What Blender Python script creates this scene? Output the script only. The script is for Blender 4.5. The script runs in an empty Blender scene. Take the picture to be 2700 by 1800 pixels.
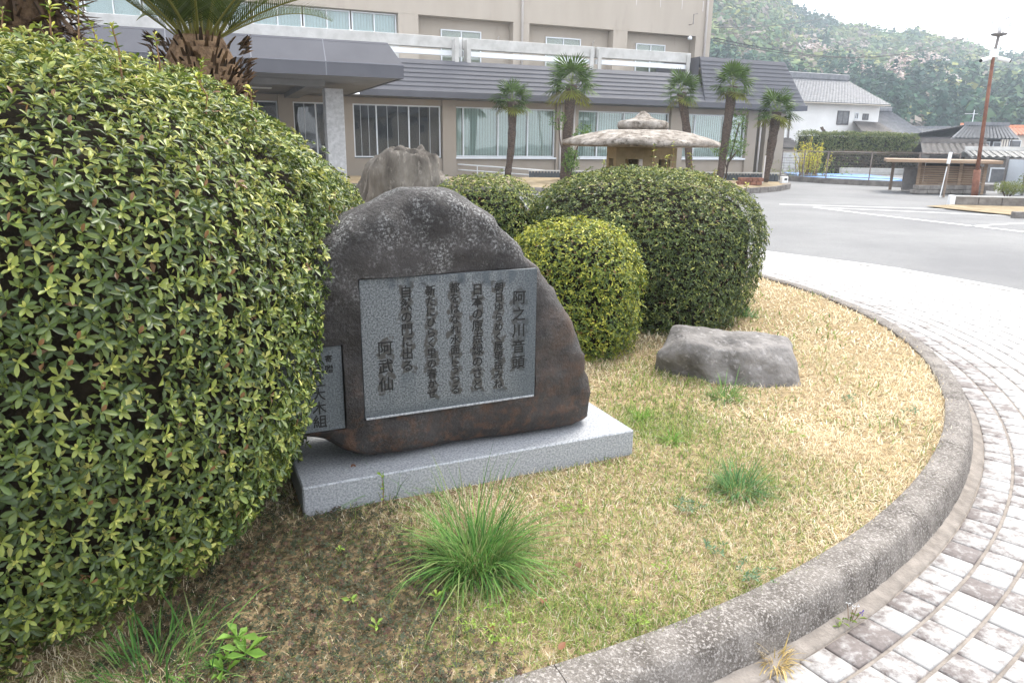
import bpy, bmesh, math, random
import numpy as np
from mathutils import Vector, Matrix, noise as mnoise

random.seed(7)
S = bpy.context.scene
COL = S.collection

# ------------------------------------------------------------------ camera
F = 1900.0; PITCH = math.radians(15.4); ROLL = 0.0125; EYE = 1.55
fw = np.array([0, math.cos(PITCH), -math.sin(PITCH)])
up0 = np.array([0, math.sin(PITCH), math.cos(PITCH)]); rt0 = np.array([1.0, 0, 0])
rt = rt0 * math.cos(ROLL) + up0 * math.sin(ROLL)
upv = up0 * math.cos(ROLL) - rt0 * math.sin(ROLL)
CAM = np.array([0, 0, EYE])
cd = bpy.data.cameras.new('camera'); cd.sensor_width = 36.0; cd.lens = 36.0 * F / 2700.0
cd.clip_start = 0.05; cd.clip_end = 3000.0
cam = bpy.data.objects.new('camera', cd); COL.objects.link(cam)
cam.matrix_world = Matrix(((rt[0], upv[0], -fw[0], 0), (rt[1], upv[1], -fw[1], 0), (rt[2], upv[2], -fw[2], EYE), (0, 0, 0, 1)))
S.camera = cam

# ------------------------------------------------------------------ sky, sun, exposure
SUN_EL = math.radians(52); SUN_AZ = math.radians(38)      # azimuth clockwise from +Y (ahead, to the right)
W = bpy.data.worlds.new('World'); S.world = W; W.use_nodes = True
nt = W.node_tree; nt.nodes.clear()
sky = nt.nodes.new('ShaderNodeTexSky'); sky.sky_type = 'NISHITA'; sky.sun_disc = False
sky.sun_elevation = SUN_EL; sky.sun_rotation = SUN_AZ; sky.dust_density = 4.0; sky.air_density = 1.0
mix = nt.nodes.new('ShaderNodeMix'); mix.data_type = 'RGBA'; mix.inputs[0].default_value = 0.80
mix.inputs[7].default_value = (8.6, 8.8, 9.2, 1)             # even cloud cover
bg = nt.nodes.new('ShaderNodeBackground'); bg.inputs[1].default_value = 0.10
out = nt.nodes.new('ShaderNodeOutputWorld')
nt.links.new(sky.outputs[0], mix.inputs[6]); nt.links.new(mix.outputs[2], bg.inputs[0]); nt.links.new(bg.outputs[0], out.inputs[0])
sl = bpy.data.lights.new('sun', 'SUN'); sl.energy = 1.5; sl.angle = math.radians(24); sl.color = (1, 0.95, 0.86)
so = bpy.data.objects.new('sun', sl); COL.objects.link(so)
sd = Vector((math.sin(SUN_AZ) * math.cos(SUN_EL), math.cos(SUN_AZ) * math.cos(SUN_EL), math.sin(SUN_EL)))
so.rotation_euler = (-sd).to_track_quat('-Z', 'Y').to_euler(); so.location = sd * 50
S.view_settings.view_transform = 'Standard'; S.view_settings.look = 'None'
S.view_settings.gamma = 1.0; S.view_settings.use_curve_mapping = False
S.view_settings.exposure = 1.82
S.cycles.max_bounces = 6; S.cycles.diffuse_bounces = 3; S.cycles.glossy_bounces = 3
S.cycles.transmission_bounces = 4; S.cycles.transparent_max_bounces = 8; S.cycles.volume_bounces = 1

# ------------------------------------------------------------------ survey helpers: sight lines to places on the site
def ray(x, y): return rt * (x - 1350) / F + upv * (900 - y) / F + fw
def G(x, y, z=0.0):
    d = ray(x, y); return CAM + d * ((z - EYE) / d[2])
def at(x, y, Y):
    d = ray(x, y); return CAM + d * (Y / d[1])

# ------------------------------------------------------------------ object helpers
def tag(o, label=None, cat=None, group=None, kind=None):
    if label: o['label'] = label
    if cat: o['category'] = cat
    if group: o['group'] = group
    if kind: o['kind'] = kind
    return o
def empty(name, loc=(0, 0, 0), rz=0.0, **k):
    o = bpy.data.objects.new(name, None); COL.objects.link(o)
    o.location = Vector([float(c) for c in loc]); o.rotation_euler = (0, 0, rz); o.empty_display_size = 0.2
    return tag(o, **k)
def link(name, me, mat=None, parent=None, loc=None, **k):
    o = bpy.data.objects.new(name, me); COL.objects.link(o)
    if mat is not None and len(me.materials) == 0: me.materials.append(mat)
    if parent is not None: o.parent = parent
    if loc is not None: o.location = Vector([float(c) for c in loc])
    return tag(o, **k)
def npmesh(name, V, Fc, col=None, smooth=False):
    V = np.asarray(V, dtype=np.float32); Fc = np.asarray(Fc, dtype=np.int32); k = Fc.shape[1]; m = Fc.shape[0]
    me = bpy.data.meshes.new(name)
    me.vertices.add(len(V)); me.vertices.foreach_set('co', V.ravel())
    me.loops.add(m * k); me.loops.foreach_set('vertex_index', Fc.ravel())
    me.polygons.add(m); me.polygons.foreach_set('loop_start', np.arange(0, m * k, k, dtype=np.int32))
    if smooth: me.polygons.foreach_set('use_smooth', np.ones(m, dtype=bool))
    if col is not None:
        a = me.attributes.new('Col', 'FLOAT_COLOR', 'POINT')
        c = np.ones((len(V), 4), dtype=np.float32); c[:, :3] = col
        a.data.foreach_set('color', c.ravel())
    me.update(calc_edges=True); me.validate()
    return me
def shade_auto(me, ang=0.7):
    bm = bmesh.new(); bm.from_mesh(me)
    for f in bm.faces: f.smooth = True
    for e in bm.edges:
        if len(e.link_faces) == 2 and e.calc_face_angle(0) > ang: e.smooth = False
    bm.to_mesh(me); bm.free()
class MB:
    """collects shapes for one mesh"""
    def __init__(s): s.v = []; s.f = []
    def add(s, v, f):
        n = len(s.v); s.v += [tuple(float(c) for c in p) for p in v]; s.f += [tuple(i + n for i in q) for q in f]; return s
    def box(s, a, b):
        (x0, y0, z0), (x1, y1, z1) = a, b
        return s.add([(x0, y0, z0), (x1, y0, z0), (x1, y1, z0), (x0, y1, z0), (x0, y0, z1), (x1, y0, z1), (x1, y1, z1), (x0, y1, z1)],
                     [(0, 3, 2, 1), (4, 5, 6, 7), (0, 1, 5, 4), (1, 2, 6, 5), (2, 3, 7, 6), (3, 0, 4, 7)])
    def prism(s, poly, y0, y1, axis='y'):
        n = len(poly)
        if axis == 'y': v = [(p[0], y0, p[1]) for p in poly] + [(p[0], y1, p[1]) for p in poly]
        elif axis == 'x': v = [(y0, p[0], p[1]) for p in poly] + [(y1, p[0], p[1]) for p in poly]
        else: v = [(p[0], p[1], y0) for p in poly] + [(p[0], p[1], y1) for p in poly]
        f = [tuple(range(n)), tuple(range(2 * n - 1, n - 1, -1))]
        f += [(i, i + n, (i + 1) % n + n, (i + 1) % n) for i in range(n)]
        return s.add(v, f)
    def tube(s, pts, rad, k=6, cap=True):
        pts = [Vector(p) for p in pts]; n = len(pts)
        if not hasattr(rad, '__len__'): rad = [rad] * n
        v = []; f = []
        for i, p in enumerate(pts):
            t = (pts[min(i + 1, n - 1)] - pts[max(i - 1, 0)]).normalized()
            a = t.orthogonal().normalized() if abs(t.z) < 0.95 else Vector((1, 0, 0))
            a = (a - t * a.dot(t)).normalized(); b = t.cross(a)
            for j in range(k):
                w = 2 * math.pi * j / k
                v.append(p + (a * math.cos(w) + b * math.sin(w)) * rad[i])
        for i in range(n - 1):
            for j in range(k):
                f.append((i * k + j, i * k + (j + 1) % k, (i + 1) * k + (j + 1) % k, (i + 1) * k + j))
        if cap: f += [tuple(range(k - 1, -1, -1)), tuple((n - 1) * k + j for j in range(k))]
        return s.add(v, f)
    def lathe(s, prof, k=16, c=(0, 0)):
        v = []; f = []; n = len(prof)
        for (r, z) in prof:
            for j in range(k):
                w = 2 * math.pi * j / k; v.append((c[0] + r * math.cos(w), c[1] + r * math.sin(w), z))
        for i in range(n - 1):
            for j in range(k): f.append((i * k + j, i * k + (j + 1) % k, (i + 1) * k + (j + 1) % k, (i + 1) * k + j))
        f += [tuple(range(k - 1, -1, -1)), tuple((n - 1) * k + j for j in range(k))]
        return s.add(v, f)
    def mesh(s, name, bevel=0.0, smooth=False):
        me = bpy.data.meshes.new(name); me.from_pydata(s.v, [], s.f); me.update()
        bm = bmesh.new(); bm.from_mesh(me); bmesh.ops.recalc_face_normals(bm, faces=bm.faces)
        if bevel > 0:
            ed = [e for e in bm.edges if len(e.link_faces) == 2 and e.calc_face_angle(0) > 0.5]
            bmesh.ops.bevel(bm, geom=ed, offset=bevel, segments=1, affect='EDGES', profile=0.5)
        bm.to_mesh(me); bm.free()
        if smooth: me.polygons.foreach_set('use_smooth', [True] * len(me.polygons))
        me.update(); return me
    def build(s, name, mat, parent=None, bevel=0.0, smooth=False, loc=None, **k):
        return link(name, s.mesh(name, bevel, smooth), mat, parent, loc, **k)
def sn(P, sc, seed, k=9):
    """smooth pseudo-noise in about -1..1"""
    r = np.random.RandomState(seed); P = np.asarray(P, dtype=float)
    D = r.normal(size=(k, P.shape[1])); D /= np.linalg.norm(D, axis=1)[:, None]; D *= r.uniform(0.6, 1.7, size=(k, 1)) * sc
    ph = r.uniform(0, 6.28, k)
    return np.sin(P @ D.T + ph).sum(1) / (k ** 0.5) * 0.75

# ------------------------------------------------------------------ materials
def mat(name, c1, c2=None, scale=8.0, rough=0.8, bump=0.0, bscale=None, spec=0.35, detail=6, lo=0.35, hi=0.65, c3=None, metal=0.0, coord='Object', stretch=None, c3scale=None, c3lo=0.55, c3hi=0.7):
    m = bpy.data.materials.new(name); m.use_nodes = True; N = m.node_tree.nodes; L = m.node_tree.links
    b = N['Principled BSDF']; b.inputs['Roughness'].default_value = rough
    b.inputs['Specular IOR Level'].default_value = spec; b.inputs['Metallic'].default_value = metal
    if c2 is None: c2 = tuple(min(1, x * 1.18) for x in c1)
    if coord == 'World': src = N.new('ShaderNodeNewGeometry').outputs['Position']
    else: src = N.new('ShaderNodeTexCoord').outputs['Object']
    if stretch:
        mp = N.new('ShaderNodeMapping'); mp.inputs['Scale'].default_value = stretch; L.new(src, mp.inputs[0]); src = mp.outputs[0]
    nz = N.new('ShaderNodeTexNoise'); nz.inputs['Scale'].default_value = scale; nz.inputs['Detail'].default_value = detail; nz.inputs['Roughness'].default_value = 0.62
    L.new(src, nz.inputs['Vector'])
    r = N.new('ShaderNodeValToRGB'); r.color_ramp.elements[0].position = lo; r.color_ramp.elements[1].position = hi
    r.color_ramp.elements[0].color = (*c1, 1); r.color_ramp.elements[1].color = (*c2, 1)
    L.new(nz.outputs['Fac'], r.inputs[0]); col = r.outputs[0]
    if c3 is not None:
        n3 = N.new('ShaderNodeTexNoise'); n3.inputs['Scale'].default_value = c3scale or scale * 4; n3.inputs['Detail'].default_value = 5; n3.inputs['Roughness'].default_value = 0.7
        L.new(src, n3.inputs['Vector'])
        mr = N.new('ShaderNodeMapRange'); mr.inputs[1].default_value = c3lo; mr.inputs[2].default_value = c3hi; L.new(n3.outputs['Fac'], mr.inputs[0])
        mx = N.new('ShaderNodeMix'); mx.data_type = 'RGBA'; mx.inputs[7].default_value = (*c3, 1)
        L.new(mr.outputs[0], mx.inputs[0]); L.new(col, mx.inputs[6]); col = mx.outputs[2]
    L.new(col, b.inputs['Base Color'])
    if bump > 0:
        nb = N.new('ShaderNodeTexNoise'); nb.inputs['Scale'].default_value = bscale or scale * 5; nb.inputs['Detail'].default_value = 6
        L.new(src, nb.inputs['Vector'])
        bp = N.new('ShaderNodeBump'); bp.inputs['Strength'].default_value = bump; bp.inputs['Distance'].default_value = 0.01
        L.new(nb.outputs['Fac'], bp.inputs['Height']); L.new(bp.outputs[0], b.inputs['Normal'])
    return m
def leafmat(name, rough=0.42, trans=0.25, spec=0.4):
    m = bpy.data.materials.new(name); m.use_nodes = True; N = m.node_tree.nodes; L = m.node_tree.links
    b = N['Principled BSDF']; b.inputs['Roughness'].default_value = rough; b.inputs['Specular IOR Level'].default_value = spec
    a = N.new('ShaderNodeAttribute'); a.attribute_name = 'Col'; L.new(a.outputs['Color'], b.inputs['Base Color'])
    t = N.new('ShaderNodeBsdfTranslucent'); L.new(a.outputs['Color'], t.inputs[0])
    ms = N.new('ShaderNodeMixShader'); ms.inputs[0].default_value = trans
    L.new(b.outputs[0], ms.inputs[1]); L.new(t.outputs[0], ms.inputs[2]); L.new(ms.outputs[0], N['Material Output'].inputs[0])
    return m
def glassmat(name, tint=(0.9, 0.95, 0.95), refl=1.0, wav=0.0):
    m = bpy.data.materials.new(name); m.use_nodes = True; N = m.node_tree.nodes; L = m.node_tree.links
    N.remove(N['Principled BSDF'])
    t = N.new('ShaderNodeBsdfTransparent'); t.inputs[0].default_value = (*tint, 1)
    g = N.new('ShaderNodeBsdfGlossy'); g.inputs['Roughness'].default_value = 0.03
    fr = N.new('ShaderNodeFresnel'); fr.inputs[0].default_value = 1.55
    mu = N.new('ShaderNodeMath'); mu.operation = 'MULTIPLY_ADD'; mu.inputs[1].default_value = refl; mu.inputs[2].default_value = 0.06 * refl; mu.use_clamp = True
    L.new(fr.outputs[0], mu.inputs[0])
    if wav > 0:
        nz = N.new('ShaderNodeTexNoise'); nz.inputs['Scale'].default_value = 0.9; nz.inputs['Detail'].default_value = 1
        tc = N.new('ShaderNodeTexCoord'); L.new(tc.outputs['Object'], nz.inputs['Vector'])
        bp = N.new('ShaderNodeBump'); bp.inputs['Strength'].default_value = wav; bp.inputs['Distance'].default_value = 0.05
        L.new(nz.outputs['Fac'], bp.inputs['Height']); L.new(bp.outputs[0], g.inputs['Normal'])
    ms = N.new('ShaderNodeMixShader'); L.new(mu.outputs[0], ms.inputs[0]); L.new(t.outputs[0], ms.inputs[1]); L.new(g.outputs[0], ms.inputs[2])
    L.new(ms.outputs[0], N['Material Output'].inputs[0])
    return m

M = {}
M['asphalt'] = mat('asphalt', (0.105, 0.105, 0.11), (0.165, 0.165, 0.165), 0.35, 0.8, 0.5, 160, 0.5, coord='World', c3=(0.085, 0.085, 0.085), c3scale=30, c3lo=0.52, c3hi=0.75)
M['paint'] = mat('road_paint', (0.62, 0.62, 0.60), (0.8, 0.8, 0.79), 9, 0.6, coord='World')
M['soil'] = mat('soil_and_thatch', (0.15, 0.11, 0.062), (0.36, 0.275, 0.16), 30, 0.95, 0.8, 60, 0.1, coord='World')
M['kerb'] = mat('weathered_kerb_concrete', (0.105, 0.092, 0.081), (0.235, 0.212, 0.19), 9, 0.92, 1.0, 150, 0.12, coord='World', c3=(0.38, 0.35, 0.325), c3scale=110, c3lo=0.50, c3hi=0.62, detail=10)
M['mortar'] = mat('mortar', (0.185, 0.162, 0.142), (0.29, 0.256, 0.225), 14, 0.95, 0.5, 90, 0.1, coord='World')
M['granite'] = mat('light_granite', (0.19, 0.20, 0.215), (0.42, 0.43, 0.45), 120, 0.55, 0.15, 160, 0.4, c3=(0.07, 0.07, 0.08), c3scale=210, c3lo=0.62, c3hi=0.70, detail=3)
M['boulder'] = mat('grey_boulder_rock', (0.10, 0.092, 0.086), (0.245, 0.228, 0.215), 5, 0.85, 0.9, 45, 0.25, c3=(0.32, 0.30, 0.29), c3scale=24, c3lo=0.55, c3hi=0.72)
M['rough'] = mat('brown_layered_rock', (0.060, 0.051, 0.044), (0.24, 0.215, 0.185), 6, 0.9, 1.0, 40, 0.2, stretch=(1.0, 1.0, 0.3), c3=(0.38, 0.345, 0.30), c3scale=26, c3lo=0.57, c3hi=0.72)
M['lantern'] = mat('lantern_granite', (0.17, 0.145, 0.12), (0.38, 0.345, 0.31), 8, 0.95, 1.0, 50, 0.1, c3=(0.075, 0.062, 0.05), c3scale=18, c3lo=0.50, c3hi=0.66)
M['lanternbody'] = mat('lantern_sandstone', (0.20, 0.158, 0.095), (0.30, 0.24, 0.15), 5, 0.9, 0.4, 60, 0.2, c3=(0.16, 0.12, 0.07), c3scale=9, c3lo=0.58, c3hi=0.75)
M['leaf'] = leafmat('azalea_leaf', 0.40, 0.20, 0.45)
M['leafsoft'] = leafmat('soft_leaf', 0.6, 0.25, 0.25)
M['grass'] = leafmat('grass_blade', 0.7, 0.30, 0.2)
M['forest'] = leafmat('forest_leaf', 0.8, 0.15, 0.1)
M['twigshade'] = mat('shaded_twig_bark', (0.010, 0.009, 0.006), (0.026, 0.020, 0.013), 30, 0.95, 0.5, 90, 0.1)  # near-black colour carries the shade inside shrubs; the twigs share it
M['stem'] = mat('shoot_stem', (0.16, 0.09, 0.045), (0.22, 0.13, 0.07), 30, 0.8)
M['bark'] = mat('palm_fibre_bark', (0.045, 0.032, 0.026), (0.14, 0.105, 0.085), 12, 0.95, 1.0, 40, 0.1, stretch=(1, 1, 3))
M['cycadbark'] = mat('cycad_leaf_base', (0.07, 0.042, 0.025), (0.24, 0.155, 0.09), 18, 0.9, 0.8, 60, 0.15)
M['wall'] = mat('shaded_beige_render', (0.315, 0.268, 0.218), (0.36, 0.31, 0.256), 0.7, 0.9, 0.25, 60, 0.15, c3=(0.26, 0.215, 0.185), c3scale=0.35, c3lo=0.5, c3hi=0.85)  # lower-wall copy of the render, its shade put into a darker colour
M['wallupper'] = mat('upper_beige_render', (0.385, 0.335, 0.28), (0.435, 0.382, 0.325), 0.6, 0.9, 0.25, 60, 0.15, c3=(0.30, 0.25, 0.215), c3scale=1.6, c3lo=0.6, c3hi=0.9, stretch=(1, 1, 0.22))
M['metalroof'] = mat('grey_violet_sheet_metal', (0.076, 0.075, 0.086), (0.092, 0.091, 0.103), 1.2, 0.45, 0, spec=0.4)
M['fascia'] = mat('dark_fascia_metal', (0.075, 0.074, 0.086), (0.09, 0.089, 0.10), 1.0, 0.5)
M['seam'] = mat('panel_seam', (0.17, 0.168, 0.19), (0.20, 0.198, 0.22), 3, 0.5)
M['soffit'] = mat('soffit_board', (0.20, 0.19, 0.18), (0.24, 0.23, 0.22), 2, 0.8)
M['concrete'] = mat('pale_concrete', (0.42, 0.41, 0.39), (0.54, 0.53, 0.51), 2.5, 0.9, 0.3, 40, 0.15, c3=(0.33, 0.32, 0.30), c3scale=5, c3lo=0.6, c3hi=0.85)
M['pillar'] = mat('pillar_granite', (0.40, 0.39, 0.38), (0.56, 0.55, 0.54), 9, 0.7, 0.1, 60, 0.3, c3=(0.30, 0.29, 0.29), c3scale=16, c3lo=0.55, c3hi=0.8)
M['frame'] = mat('white_aluminium', (0.66, 0.68, 0.70), (0.72, 0.74, 0.76), 3, 0.4, spec=0.5)
M['blind'] = mat('pale_green_blind', (0.46, 0.50, 0.47), (0.54, 0.57, 0.545), 0.8, 0.9, stretch=(1, 1, 0.1))
M['blindwhite'] = mat('white_blind', (0.55, 0.58, 0.60), (0.62, 0.65, 0.67), 0.8, 0.9)
M['glass'] = glassmat('window_glass', (0.90, 0.96, 0.95), 0.7, 0.15)
M['darkglass'] = glassmat('hall_glass', (0.72, 0.74, 0.74), 0.55, 0.25)
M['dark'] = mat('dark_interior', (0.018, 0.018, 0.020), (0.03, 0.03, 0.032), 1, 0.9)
M['pipe'] = mat('pipe_paint', (0.50, 0.46, 0.43), (0.56, 0.52, 0.49), 3, 0.5)
M['white'] = mat('white_paint', (0.72, 0.72, 0.72), (0.80, 0.80, 0.79), 2.5, 0.6)
M['plaster'] = mat('white_plaster', (0.68, 0.67, 0.655), (0.78, 0.77, 0.755), 0.5, 0.9, 0.1, 20, 0.1)
M['cream'] = mat('cream_plaster', (0.58, 0.52, 0.44), (0.66, 0.60, 0.52), 0.6, 0.9)
M['tile'] = mat('grey_roof_tile', (0.125, 0.128, 0.14), (0.20, 0.203, 0.215), 3, 0.55, 0.2, 14, 0.4)
M['tiledark'] = mat('weathered_roof_sheet', (0.13, 0.118, 0.11), (0.19, 0.175, 0.165), 2, 0.8)
M['orange'] = mat('orange_roof_tile', (0.55, 0.22, 0.12), (0.66, 0.30, 0.18), 4, 0.7)
M['darkwood'] = mat('dark_house_boards', (0.075, 0.065, 0.07), (0.11, 0.098, 0.10), 4, 0.8)
M['wood'] = mat('brown_slat_wood', (0.25, 0.165, 0.105), (0.36, 0.26, 0.18), 3, 0.75, stretch=(0.4, 1, 6))
M['wooddark'] = mat('post_wood', (0.16, 0.115, 0.085), (0.24, 0.18, 0.135), 4, 0.8)
M['rust'] = mat('rusty_steel', (0.13, 0.055, 0.038), (0.25, 0.115, 0.075), 5, 0.8, 0.4, 40, 0.3)
M['steel'] = mat('grey_steel', (0.17, 0.155, 0.15), (0.24, 0.22, 0.21), 5, 0.6)
M['fence'] = mat('brown_fence_steel', (0.17, 0.135, 0.12), (0.24, 0.20, 0.175), 5, 0.7)
M['darkfence'] = mat('dark_bluegrey_fence', (0.055, 0.062, 0.070), (0.09, 0.10, 0.11), 5, 0.6)
M['blue'] = mat('blue_cover_sheet', (0.03, 0.15, 0.42), (0.06, 0.21, 0.50), 1.2, 0.5)
M['stonewall'] = mat('retaining_wall_concrete', (0.14, 0.125, 0.115), (0.25, 0.23, 0.21), 4, 0.9, 0.6, 30, 0.1)
M['panelfence'] = mat('pale_blue_metal_sheet', (0.52, 0.56, 0.60), (0.60, 0.64, 0.68), 1, 0.5)
M['dirt'] = mat('dry_turf_far', (0.20, 0.155, 0.095), (0.34, 0.275, 0.185), 2.5, 0.95, 0.6, 30, 0.05, coord='World')
M['hill'] = mat('forest_floor', (0.035, 0.05, 0.028), (0.07, 0.075, 0.045), 0.05, 0.95, coord='World')
M['cable'] = mat('black_cable', (0.02, 0.02, 0.022), (0.03, 0.03, 0.03), 4, 0.6)
M['globe'] = glassmat('clear_globe', (0.93, 0.93, 0.94), 0.6)
M['letter'] = mat('carved_letter_dark', (0.010, 0.010, 0.010), (0.022, 0.021, 0.020), 60, 0.9)

def tilemat():
    m = bpy.data.materials.new('white_paving_sett'); m.use_nodes = True; N = m.node_tree.nodes; L = m.node_tree.links
    b = N['Principled BSDF']; b.inputs['Roughness'].default_value = 0.7; b.inputs['Specular IOR Level'].default_value = 0.3
    g = N.new('ShaderNodeNewGeometry'); oi = N.new('ShaderNodeAttribute'); oi.attribute_name = 'Col'
    n1 = N.new('ShaderNodeTexNoise'); n1.inputs['Scale'].default_value = 17; n1.inputs['Detail'].default_value = 8; n1.inputs['Roughness'].default_value = 0.72
    L.new(g.outputs['Position'], n1.inputs['Vector'])
    # dirt amount: more beside the kerb (distance from the island's centre), plus each sett's own wear
    vm = N.new('ShaderNodeVectorMath'); vm.operation = 'DISTANCE'; vm.inputs[1].default_value = (-1.91, 6.29, 0); L.new(g.outputs['Position'], vm.inputs[0])
    mr = N.new('ShaderNodeMapRange'); mr.inputs[1].default_value = 5.2; mr.inputs[2].default_value = 6.3; mr.inputs[3].default_value = 0.19; mr.inputs[4].default_value = -0.06
    L.new(vm.outputs['Value'], mr.inputs[0])
    sx = N.new('ShaderNodeSeparateColor'); L.new(oi.outputs['Color'], sx.inputs[0])
    a1 = N.new('ShaderNodeMath'); a1.operation = 'ADD'; L.new(n1.outputs['Fac'], a1.inputs[0]); L.new(mr.outputs[0], a1.inputs[1])
    a2 = N.new('ShaderNodeMath'); a2.operation = 'MULTIPLY_ADD'; a2.inputs[1].default_value = 0.16; L.new(sx.outputs[0], a2.inputs[0]); L.new(a1.outputs[0], a2.inputs[2])
    st = N.new('ShaderNodeMapRange'); st.inputs[1].default_value = 0.655; st.inputs[2].default_value = 0.82; L.new(a2.outputs[0], st.inputs[0])
    n2 = N.new('ShaderNodeTexNoise'); n2.inputs['Scale'].default_value = 60; n2.inputs['Detail'].default_value = 4; L.new(g.outputs['Position'], n2.inputs['Vector'])
    r = N.new('ShaderNodeValToRGB'); r.color_ramp.elements[0].color = (0.085, 0.070, 0.066, 1); r.color_ramp.elements[1].color = (0.20, 0.172, 0.162, 1)
    L.new(n2.outputs['Fac'], r.inputs[0])
    cl = N.new('ShaderNodeValToRGB'); cl.color_ramp.elements[0].color = (0.27, 0.257, 0.248, 1); cl.color_ramp.elements[1].color = (0.41, 0.40, 0.39, 1); L.new(n1.outputs['Fac'], cl.inputs[0])
    mx = N.new('ShaderNodeMix'); mx.data_type = 'RGBA'; L.new(st.outputs[0], mx.inputs[0]); L.new(cl.outputs[0], mx.inputs[6]); L.new(r.outputs[0], mx.inputs[7])
    L.new(mx.outputs[2], b.inputs['Base Color'])
    bp = N.new('ShaderNodeBump'); bp.inputs['Strength'].default_value = 0.25; bp.inputs['Distance'].default_value = 0.004; L.new(n2.outputs['Fac'], bp.inputs['Height']); L.new(bp.outputs[0], b.inputs['Normal'])
    return m
M['sett'] = tilemat()

def stonemat():
    """dark weathered granite of the monument, with lichen crust and rusty brown lower parts"""
    m = bpy.data.materials.new('monument_stone'); m.use_nodes = True; N = m.node_tree.nodes; L = m.node_tree.links
    b = N['Principled BSDF']; b.inputs['Roughness'].default_value = 0.7; b.inputs['Specular IOR Level'].default_value = 0.35
    tc = N.new('ShaderNodeTexCoord'); src = tc.outputs['Object']
    def noise(sc, det=6, ro=0.6):
        n = N.new('ShaderNodeTexNoise'); n.inputs['Scale'].default_value = sc; n.inputs['Detail'].default_value = det; n.inputs['Roughness'].default_value = ro
        L.new(src, n.inputs['Vector']); return n.outputs['Fac']
    def mr(v, a, c, d=0.0, e=1.0):
        n = N.new('ShaderNodeMapRange'); n.inputs[1].default_value = a; n.inputs[2].default_value = c; n.inputs[3].default_value = d; n.inputs[4].default_value = e
        L.new(v, n.inputs[0]); return n.outputs[0]
    def mx(f, a, c):
        n = N.new('ShaderNodeMix'); n.data_type = 'RGBA'; L.new(f, n.inputs[0])
        for k, v in ((6, a), (7, c)):
            if isinstance(v, tuple): n.inputs[k].default_value = (*v, 1)
            else: L.new(v, n.inputs[k])
        return n.outputs[2]
    def mul(a, c):
        n = N.new('ShaderNodeMath'); n.operation = 'MULTIPLY'; L.new(a, n.inputs[0])
        if isinstance(c, float): n.inputs[1].default_value = c
        else: L.new(c, n.inputs[1])
        return n.outputs[0]
    base = mx(mr(noise(3.0), 0.35, 0.65), (0.017, 0.0150, 0.0145), (0.046, 0.0405, 0.039))
    sp = N.new('ShaderNodeSeparateXYZ'); L.new(src, sp.inputs[0])
    base = mx(mul(mr(noise(5.5), 0.45, 0.62), mr(sp.outputs[0], 0.9, 1.2)), base, (0.075, 0.050, 0.038))
    low = mr(sp.outputs[2], 0.45, 0.0)
    base = mx(mul(mul(mr(noise(26), 0.47, 0.63), low), 0.75), base, (0.115, 0.056, 0.031))
    base = mx(mul(mr(noise(9), 0.55, 0.72), 0.55), base, (0.012, 0.011, 0.011))
    upr = mr(sp.outputs[2], 0.62, 0.95)
    grain = mr(noise(150, 3), 0.60, 0.72)
    base = mx(mul(grain, 0.45), base, (0.14, 0.125, 0.12))
    lich = mul(mr(noise(95, 6, 0.75), 0.49, 0.60), mr(noise(7, 6, 0.7), 0.43, 0.60))
    base = mx(mul(lich, mr(upr, 0, 1, 0.10, 0.95)), base, (0.33, 0.33, 0.325))
    L.new(base, b.inputs['Base Color'])
    bp = N.new('ShaderNodeBump'); bp.inputs['Strength'].default_value = 1.0; bp.inputs['Distance'].default_value = 0.012
    L.new(noise(60, 8, 0.65), bp.inputs['Height']); L.new(bp.outputs[0], b.inputs['Normal'])
    return m
M['monument'] = stonemat()
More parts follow.
